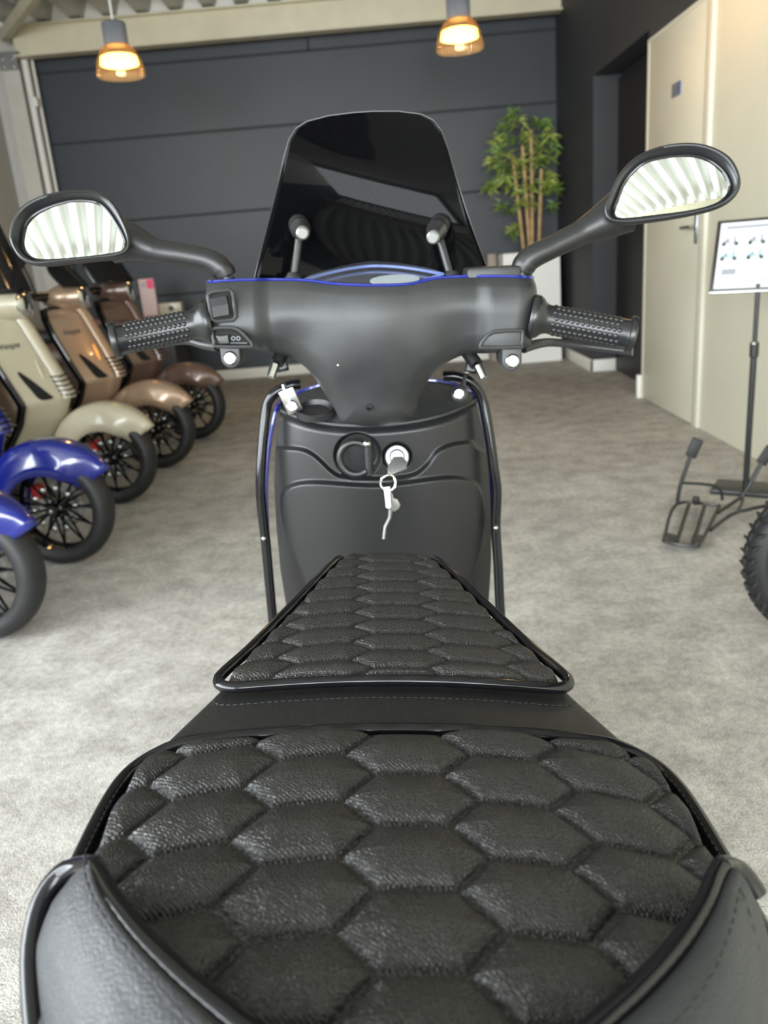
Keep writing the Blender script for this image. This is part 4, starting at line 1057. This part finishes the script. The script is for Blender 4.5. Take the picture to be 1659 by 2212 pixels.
# ================================================================== BACKGROUND THINGS
# desk in the far left corner
dt = thing('reception_desk', 'dark reception desk with brown top against the far wall', 'desk', (-2.45, 7.62, 0))
obj('desk_body', MB().box(-0.55, 0.55, -0.22, 0.30, 0, 0.70, 0.004), M['desk'], dt)
obj('desk_top', MB().box(-0.60, 0.66, -0.30, 0.34, 0.70, 0.735, 0.004), M['wood'], dt)
fl_ = obj('flyer_display', MB().box(-0.068, 0.068, -0.02, 0.02, 0.0, 0.32, 0.002, M=T(-2.09, 7.50, 0.735)), M['palepink']); tag(fl_, 'pale pink upright flyer box with a hot pink square on the desk', 'flyer')
obj('pink_square', MB().box(0.005, 0.066, -0.0225, -0.02, 0.235, 0.315, M=T(-2.09, 7.50, 0.735)), M['pink'], fl_, smooth=False)
tx = MB()
for k in range(2): tx.box(-0.045, -0.005, -0.0215, -0.02, 0.255+0.022*k, 0.265+0.022*k, M=T(-2.09, 7.50, 0.735))
obj('printed_line', tx, M['ink'], fl_, smooth=False)
bx_ = obj('card_box', MB().box(-0.10, 0.10, -0.06, 0.06, 0, 0.10, 0.004, M=T(-1.90, 7.50, 0.735)), M['beige']); tag(bx_, 'small cream card box lying on the desk beside the flyer', 'box')
obj('box_print', MB().lathe([(0.025, 0), (0.025, 0.001), (0, 0.001)], 20, frame((-1.89, 7.4395, 0.785), (0, -1, 0))), M['ink2'], bx_)

# pendant lamps
def lamp(x, y, zr, label):
    t_ = thing('pendant_lamp', label, 'lamp', (x, y, zr), 0, 'amber glass pendant lamps')
    pr_ = [(0.160, 0.0), (0.166, 0.006), (0.161, 0.012), (0.158, 0.045), (0.150, 0.085), (0.135, 0.125), (0.111, 0.163), (0.085, 0.188), (0.070, 0.197)]
    dm = MB().lathe(pr_, 48, cap=False)
    obj('glass_shade', dm, M['amber'], t_, angle=60)
    rb2 = MB()
    for i in range(40):
        a = 2*math.pi*i/40; rb2.tube([(r_*math.cos(a)*1.003, r_*math.sin(a)*1.003, h) for r_, h in pr_[2:]], 0.0022, 5)
    obj('shade_ribs', rb2, M['amber'], t_)
    obj('glow_ring', MB().lathe([(0.105, 0.070), (0.130, 0.075), (0.122, 0.122), (0.095, 0.132)], 36, cap=False), M['bulb'], t_)
    obj('bulb', MB().sphere((0, 0, 0.075), (0.032, 0.032, 0.02)), M['filament'], t_)
    hp_ = []
    n = 64; a = np.arange(n)*2*math.pi/n; rr = 0.078 + 0.0035*np.cos(a*32)
    rings = [np.stack([rr*k*np.cos(a), rr*k*np.sin(a), np.full(n, h)], 1) for k, h in ((0.94, 0.19), (1, 0.198), (1, 0.325), (0.94, 0.335), (0.3, 0.34))]
    obj('housing', MB().loft(rings), M['lampgrey'], t_, angle=80)
    obj('suspension_rod', MB().tube([(0, 0, 0.335), (0, 0, ZC+0.02-zr)], 0.008, 8), M['white'], t_)
    l = bpy.data.lights.new('lamp_light', 'POINT'); l.energy = 4; l.color = (1, 0.66, 0.33); l.shadow_soft_size = 0.03
    lo_ = bpy.data.objects.new('lamp_light', l); COL.objects.link(lo_); lo_.parent = t_; lo_.location = (0, 0, 0.03)
    return t_
lamp(-1.690, 6.28, 2.42, 'amber glass pendant lamp hanging at the left, before the beam end')
lamp(0.680, 6.28, 2.40, 'amber glass pendant lamp hanging above and right of the windscreen')
lamp(1.25, 4.15, 2.42, 'amber glass pendant lamp hanging near the cream door wall, above the picture')

# planter with bamboo
pt = thing('potted_bamboo', 'tall white planter with leafy bamboo in front of the dark back wall', 'plant', (1.415, 7.98, 0))
pb = MB().loft([[(sx*w_, sy*w_*0.85, z_) for sx, sy in ((-1, -1), (1, -1), (1, 1), (-1, 1))] for w_, z_ in ((0.27, 0), (0.262, 1.01), (0.235, 1.01), (0.235, 0.95))])
obj('planter', pb, M['planter'], pt, smooth=False)
obj('soil', MB().box(-0.235, 0.235, -0.19, 0.19, 0.93, 0.965), M['soil'], pt, smooth=False)
rng = random.Random(4)
canes = [(-0.03, -0.05, -0.12, -0.06, 1.86), (0.02, -0.06, -0.03, -0.08, 1.92), (0.05, -0.02, 0.055, -0.04, 2.05), (0.10, -0.05, 0.14, -0.05, 1.72), (0.035, -0.08, 0.045, -0.10, 1.70)]
tips = []
for x0, y0, x1, y1, h in canes:
    mb = MB(); p = []
    for k in np.linspace(0, 1, 12):
        p.append((x0+(x1-x0)*k, y0+(y1-y0)*k, 0.95+(h-0.95)*k))
    mb.tube(p, 0.017, 8)
    for q in p[1::2]: mb.tube([(q[0], q[1], q[2]-0.006), (q[0], q[1], q[2]+0.006)], 0.0195, 8)
    obj('cane', mb, M['cane'], pt)
    for k in np.linspace(0.25, 1.0, 12): tips.append((x0+(x1-x0)*k, y0+(y1-y0)*k, 0.95+(h-0.95)*k))
tufts = []
for px, py in [(1095, 250), (1118, 262), (1080, 290), (1070, 305), (1105, 300), (1130, 290), (1150, 300), (1160, 262), (1185, 268), (1190, 290), (1200, 305), (1075, 330), (1060, 345), (1065, 360), (1100, 340), (1140, 325), (1165, 320), (1195, 330), (1205, 340), (1170, 350), (1085, 385), (1075, 395), (1110, 380), (1150, 385), (1190, 380), (1055, 400), (1058, 405), (1100, 405), (1125, 415), (1145, 405), (1175, 405), (1200, 410), (1085, 445), (1100, 455), (1125, 440), (1150, 440), (1190, 445), (1110, 490), (1105, 505), (1070, 350), (1165, 345), (1130, 350), (1115, 360), (1205, 400), (1185, 395), (1090, 365), (1095, 270), (1110, 245)]:
    q = W(px, py, Y=7.93 + rng.uniform(-0.16, 0.05)) - np.array([1.415, 7.98, 0]); q[0] = min(q[0], 0.235); tufts.append(q)
lv = {0: MB(), 1: MB()}
for q in tufts:
    n_ = rng.randint(17, 22); which = 1 if rng.random() < 0.42 else 0
    for _ in range(n_):
        th, ph = rng.uniform(0, 2*math.pi), rng.uniform(-0.75, 0.95)
        L = rng.uniform(0.07, 0.125); dv = np.array([math.cos(th)*math.cos(ph), 0.75*math.sin(th)*math.cos(ph), math.sin(ph)*0.9])
        sd = np.cross(dv, [rng.uniform(-1, 1), rng.uniform(-1, 1), rng.uniform(-1, 1)]); sd /= np.linalg.norm(sd)+1e-6; wd = rng.uniform(0.007, 0.012)
        o_ = q + np.array([rng.uniform(-0.03, 0.03) for _ in range(3)])
        dv[0] = min(dv[0], (0.335 - o_[0])/L)
        lv[which].add([o_, o_+dv*L*0.35+sd*wd, o_+dv*L-np.array([0, 0, 0.02]), o_+dv*L*0.35-sd*wd], [(0, 1, 2, 3)])
    # a twig back to the nearest cane
    cn = min(tips, key=lambda c_: np.linalg.norm(np.array(c_)-q) + (0.2 if c_[2] > q[2] else 0))
    lv[0].tube([cn, (np.array(cn)+q)/2+np.array([0, 0, 0.015]), q], [0.003, 0.002, 0.0012], 4)
obj('foliage', lv[0], M['leaf'], pt, smooth=False)
obj('foliage', lv[1], M['leaf2'], pt, smooth=False, label='lighter green bamboo leaves')
pd = obj('pedestal', MB().box(1.05, 1.13, 8.04, 8.22, 0, 1.02, 0.004), M['taupe']); tag(pd, 'narrow taupe post standing behind the white planter', 'post')

# sign stand
st_ = thing('sign_stand', 'black floor stand holding a framed price poster before the cream wall', 'sign', (1.515, 3.33, 0), R(-32))
obj('base_plate', MB().box(-0.13, 0.13, -0.09, 0.09, 0.0, 0.022, 0.008), M['satin'], st_)
obj('pole', MB().tube([(0, 0, 0.015), (0, 0, 0.62)], 0.013, 14), M['satin'], st_)
po = obj('upper_pole', MB().tube([(0, 0, 0.6), (0, 0, 0.87)], 0.0095, 14), M['satin'], st_)
obj('pole_collar', MB().lathe([(0.012, -0.045), (0.018, -0.04), (0.018, 0.015), (0.012, 0.02)], 18, T(0, 0, 0.62)), M['satin'], st_)
obj('collar_knob', MB().sphere((0, -0.02, 0.635), (0.011, 0.012, 0.012)), M['zinc'], st_)
Mp = T(0, -0.012, 0.84) @ ROT(R(-24), 'X')
pf_ = MB()
fw_, fh_ = 0.185, 0.31
pf_.box(-fw_, fw_, 0.0, 0.012, 0, fh_, 0.005, M=Mp)
po2 = obj('poster_frame', pf_, M['frame'], st_)
obj('frame_lip', MB().box(-fw_, fw_, -0.006, 0.004, -0.002, 0.016, 0.003, M=Mp), M['steel'], po2)
ps = obj('poster', MB().box(-fw_+0.017, fw_-0.017, -0.002, 0.001, 0.017, fh_-0.015, M=Mp), M['paper'], po2, smooth=False)
obj('poster_title', MB().box(-0.145, 0.12, -0.0028, -0.002, 0.268, 0.280, M=Mp), M['ink'], ps, smooth=False)
for r_ in range(2):
    for c_ in range(3):
        bx, bz = -0.125+0.10*c_, 0.205-0.062*r_; pic = MB()
        for dx in (-0.024, 0.024): pic.lathe([(0.0085, 0), (0.0085, 0.0008), (0, 0.0008)], 14, Mp @ frame((bx+dx, -0.002, bz), (0, -1, 0)))
        pic.box(bx-0.018, bx-0.002, -0.0028, -0.002, bz+0.017, bz+0.021, M=Mp)
        po3 = obj('poster_picture', pic, M['ink2'], ps, smooth=False)
        pic = MB().prism(np.array([(-0.03, 0.004), (-0.026, 0.016), (-0.006, 0.016), (-0.002, 0.007), (0.012, 0.007), (0.014, 0.034), (0.020, 0.036), (0.022, 0.012), (0.026, 0.002)]), 0, 0.0006, M=Mp @ frame((bx, -0.002, bz), (0, -1, 0), (1, 0, 0)))
        obj('poster_picture', pic, M['ink3'] if r_ else M['ink'], ps, smooth=False)
for x0, x1, z0, z1 in ((-0.145, -0.09, 0.075, 0.10), (-0.06, -0.01, 0.045, 0.051), (0.01, 0.06, 0.045, 0.051), (0.08, 0.13, 0.045, 0.051)):
    obj('poster_text', MB().box(x0, x1, -0.0024, -0.002, z0, z1, M=Mp), M['ink'], ps, smooth=False)

# tubular carrier on the floor
cr = thing('wheel_carrier', 'black tubular carrier with slatted tray and padded arms on the carpet by the sign stand', 'rack', (1.12, 2.86, 0))
def g_(px, py, z): return W(px, py, Z=z) - np.array([1.12, 2.86, 0])
def gY(px, py, y): return W(px, py, Y=y) - np.array([1.12, 2.86, 0])
tray = MB()
q = [g_(1463, 1088, 0.03), g_(1436, 1158, 0.03), g_(1441, 1170, 0.03), g_(1500, 1180, 0.03), g_(1516, 1168, 0.03), g_(1550, 1100, 0.03), g_(1545, 1092, 0.03)]
tray.tube(spline(q, 4, True), 0.0065, 8, closed=True)
for a, b in (((1488, 1090), (1462, 1172)), ((1522, 1094), (1496, 1178))): tray.tube([g_(*a, 0.03), g_(*b, 0.03)], 0.0075, 8)
obj('tray', tray, M['satin'], cr)
obj('tray_plate', MB().add([g_(1440, 1150, 0.032), g_(1463, 1156, 0.032), g_(1460, 1172, 0.032), g_(1440, 1166, 0.032), g_(1440, 1150, 0.024), g_(1463, 1156, 0.024), g_(1460, 1172, 0.024), g_(1440, 1166, 0.024)], [(0, 1, 2, 3), (7, 6, 5, 4), (0, 4, 5, 1), (1, 5, 6, 2), (2, 6, 7, 3), (3, 7, 4, 0)]), M['satin'], cr, smooth=False)
obj('tray_plate', MB().add([g_(1497, 1152, 0.032), g_(1520, 1156, 0.032), g_(1514, 1174, 0.032), g_(1492, 1172, 0.032), g_(1497, 1152, 0.024), g_(1520, 1156, 0.024), g_(1514, 1174, 0.024), g_(1492, 1172, 0.024)], [(0, 1, 2, 3), (7, 6, 5, 4), (0, 4, 5, 1), (1, 5, 6, 2), (2, 6, 7, 3), (3, 7, 4, 0)]), M['satin'], cr, smooth=False)
for base, mid, top in (((1463, 1088), (1470, 1048), (1492, 985)), ((1600, 1075), (1617, 1050), (1645, 1000))):
    yb = W(*base, Z=0.03)[1]
    a_, b_, c_ = gY(*base, yb), gY(*mid, yb), gY(*top, yb)
    obj('arm', MB().tube(spline([a_, b_, c_], 5), 0.0085, 8), M['satin'], cr)
    d_ = c_-b_; d_ /= np.linalg.norm(d_)
    obj('arm_pad', MB().box(-0.022, 0.022, -0.008, 0.008, -0.005, 0.075, 0.006, M=frame(c_, d_ + np.array([0.1, 0, 0]), (1, -0.3, 0))), M['tyre'], cr)
yb = W(1463, 1088, Z=0.03)[1]
cb_ = MB().tube(spline([gY(1472, 1043, yb), gY(1510, 1045, yb), gY(1545, 1050, yb), gY(1558, 1062, yb), gY(1560, 1080, yb)], 5), 0.0065, 8)
cb_.tube(spline([g_(1535, 1145, 0.03), g_(1580, 1112, 0.04), g_(1620, 1100, 0.06), g_(1659, 1092, 0.09)], 5), 0.0075, 8)
cb_.tube([g_(1550, 1108, 0.03), gY(1600, 1075, W(1600, 1075, Z=0.03)[1])], 0.0075, 8)
cb_.tube([g_(1594, 1106, 0.04), gY(1605, 1078, W(1600, 1075, Z=0.03)[1])], 0.0065, 8)
obj('cross_tube', cb_, M['satin'], cr)
obj('tray_clip', MB().box(-0.012, 0.012, -0.012, 0.012, 0, 0.035, 0.004, M=T(*g_(1503, 1090, 0.03))), M['satin'], cr)

# fat-tyred electric bicycle at the right edge
bk = thing('electric_bicycle', 'fat-tyred black bicycle cut off by the right edge of the picture', 'bicycle', (*W(1787, 1375, Z=0)[:2], 0), R(176))
fwm = frame((0, 0, 0.235), (0, 1, 0), (0, 0, 1))
fwh = MB(); wheel_mb(0.235, 0.10, (fwh, None), fwm)
for i in range(40):
    for k, th in ((-1, 0.7), (0, 0.0), (1, -0.7)):
        a = 2*math.pi*(i+0.5*(k != 0))/40; rr_ = 0.235-0.05+0.051*math.cos(th)
        fwh.box(-0.010, 0.010, -0.012, 0.012, -0.003, 0.004, 0.001, seg=1, M=fwm @ ROT(a, 'Z') @ T(rr_, 0, -0.05*math.sin(th)) @ ROT(math.pi/2, 'Y') @ ROT(0.9*k, 'X'))
fo_ = obj('front_wheel', fwh, M['tyre'], bk)
rm = MB().lathe([(0.155, -0.04), (0.148, -0.03), (0.146, 0), (0.148, 0.03), (0.155, 0.04), (0.152, 0)], 40, fwm, cap=False); rm.lathe([(0, -0.05), (0.03, -0.05), (0.03, 0.05), (0, 0.05)], 20, fwm)
for i in range(20):
    a = 2*math.pi*i/20; s_ = 1 if i % 2 else -1
    rm.tube([(0.028*math.cos(a), 0.028*math.sin(a), 0.04*s_), (0.148*math.cos(a+0.2), 0.148*math.sin(a+0.2), 0.01*s_)], 0.0018, 5, M=fwm)
obj('rim', rm, M['steel'], fo_)
fk = MB()
for s_ in (-1, 1): fk.tube([(0, s_*0.072, 0.235), (-0.07, s_*0.072, 0.46), (-0.16, s_*0.06, 0.62)], [0.014, 0.019, 0.016], 12)
fk.box(-0.19, -0.13, -0.085, 0.085, 0.56, 0.60, 0.01)
obj('fork', fk, M['steel'], bk)
obj('mudguard', MB().grid(np.array([[(0.27*math.sin(a), y, 0.235+0.27*math.cos(a)-8*y*y) for y in np.linspace(-0.055, 0.055, 7)] for a in np.linspace(R(-85), R(-12), 16)])), M['satin'], bk, solid=0.003)
fm = MB().tube([(-0.18, 0, 0.62), (-0.24, 0, 0.78), (-0.27, 0, 0.92)], 0.022, 12); fm.tube([(-0.2, 0, 0.68), (-0.45, 0, 0.42), (-0.62, 0, 0.36), (-1.0, 0, 0.30)], 0.03, 12); fm.tube([(-0.62, 0, 0.36), (-0.70, 0, 0.62), (-0.75, 0, 0.72)], 0.022, 12)
obj('bicycle_frame', fm, M['satin'], bk)
obj('handlebar', MB().tube(spline([(-0.42, -0.33, 0.98), (-0.30, -0.16, 0.97), (-0.27, 0, 0.93), (-0.30, 0.16, 0.97), (-0.42, 0.33, 0.98)], 5), 0.013, 10), M['satin'], bk)
obj('saddle', MB().box(-1.0, -0.62, -0.11, 0.11, 0.72, 0.80, 0.03), M['leather_band'], bk)
rwm = frame((-1.05, 0, 0.235), (0, 1, 0), (0, 0, 1)); rw = MB(); wheel_mb(0.235, 0.10, (rw, None), rwm)
ro_ = obj('rear_wheel', rw, M['tyre'], bk)
obj('rim', MB().lathe([(0.155, -0.04), (0.03, -0.03), (0.03, 0.03), (0.155, 0.04)], 32, rwm), M['satin'], ro_)
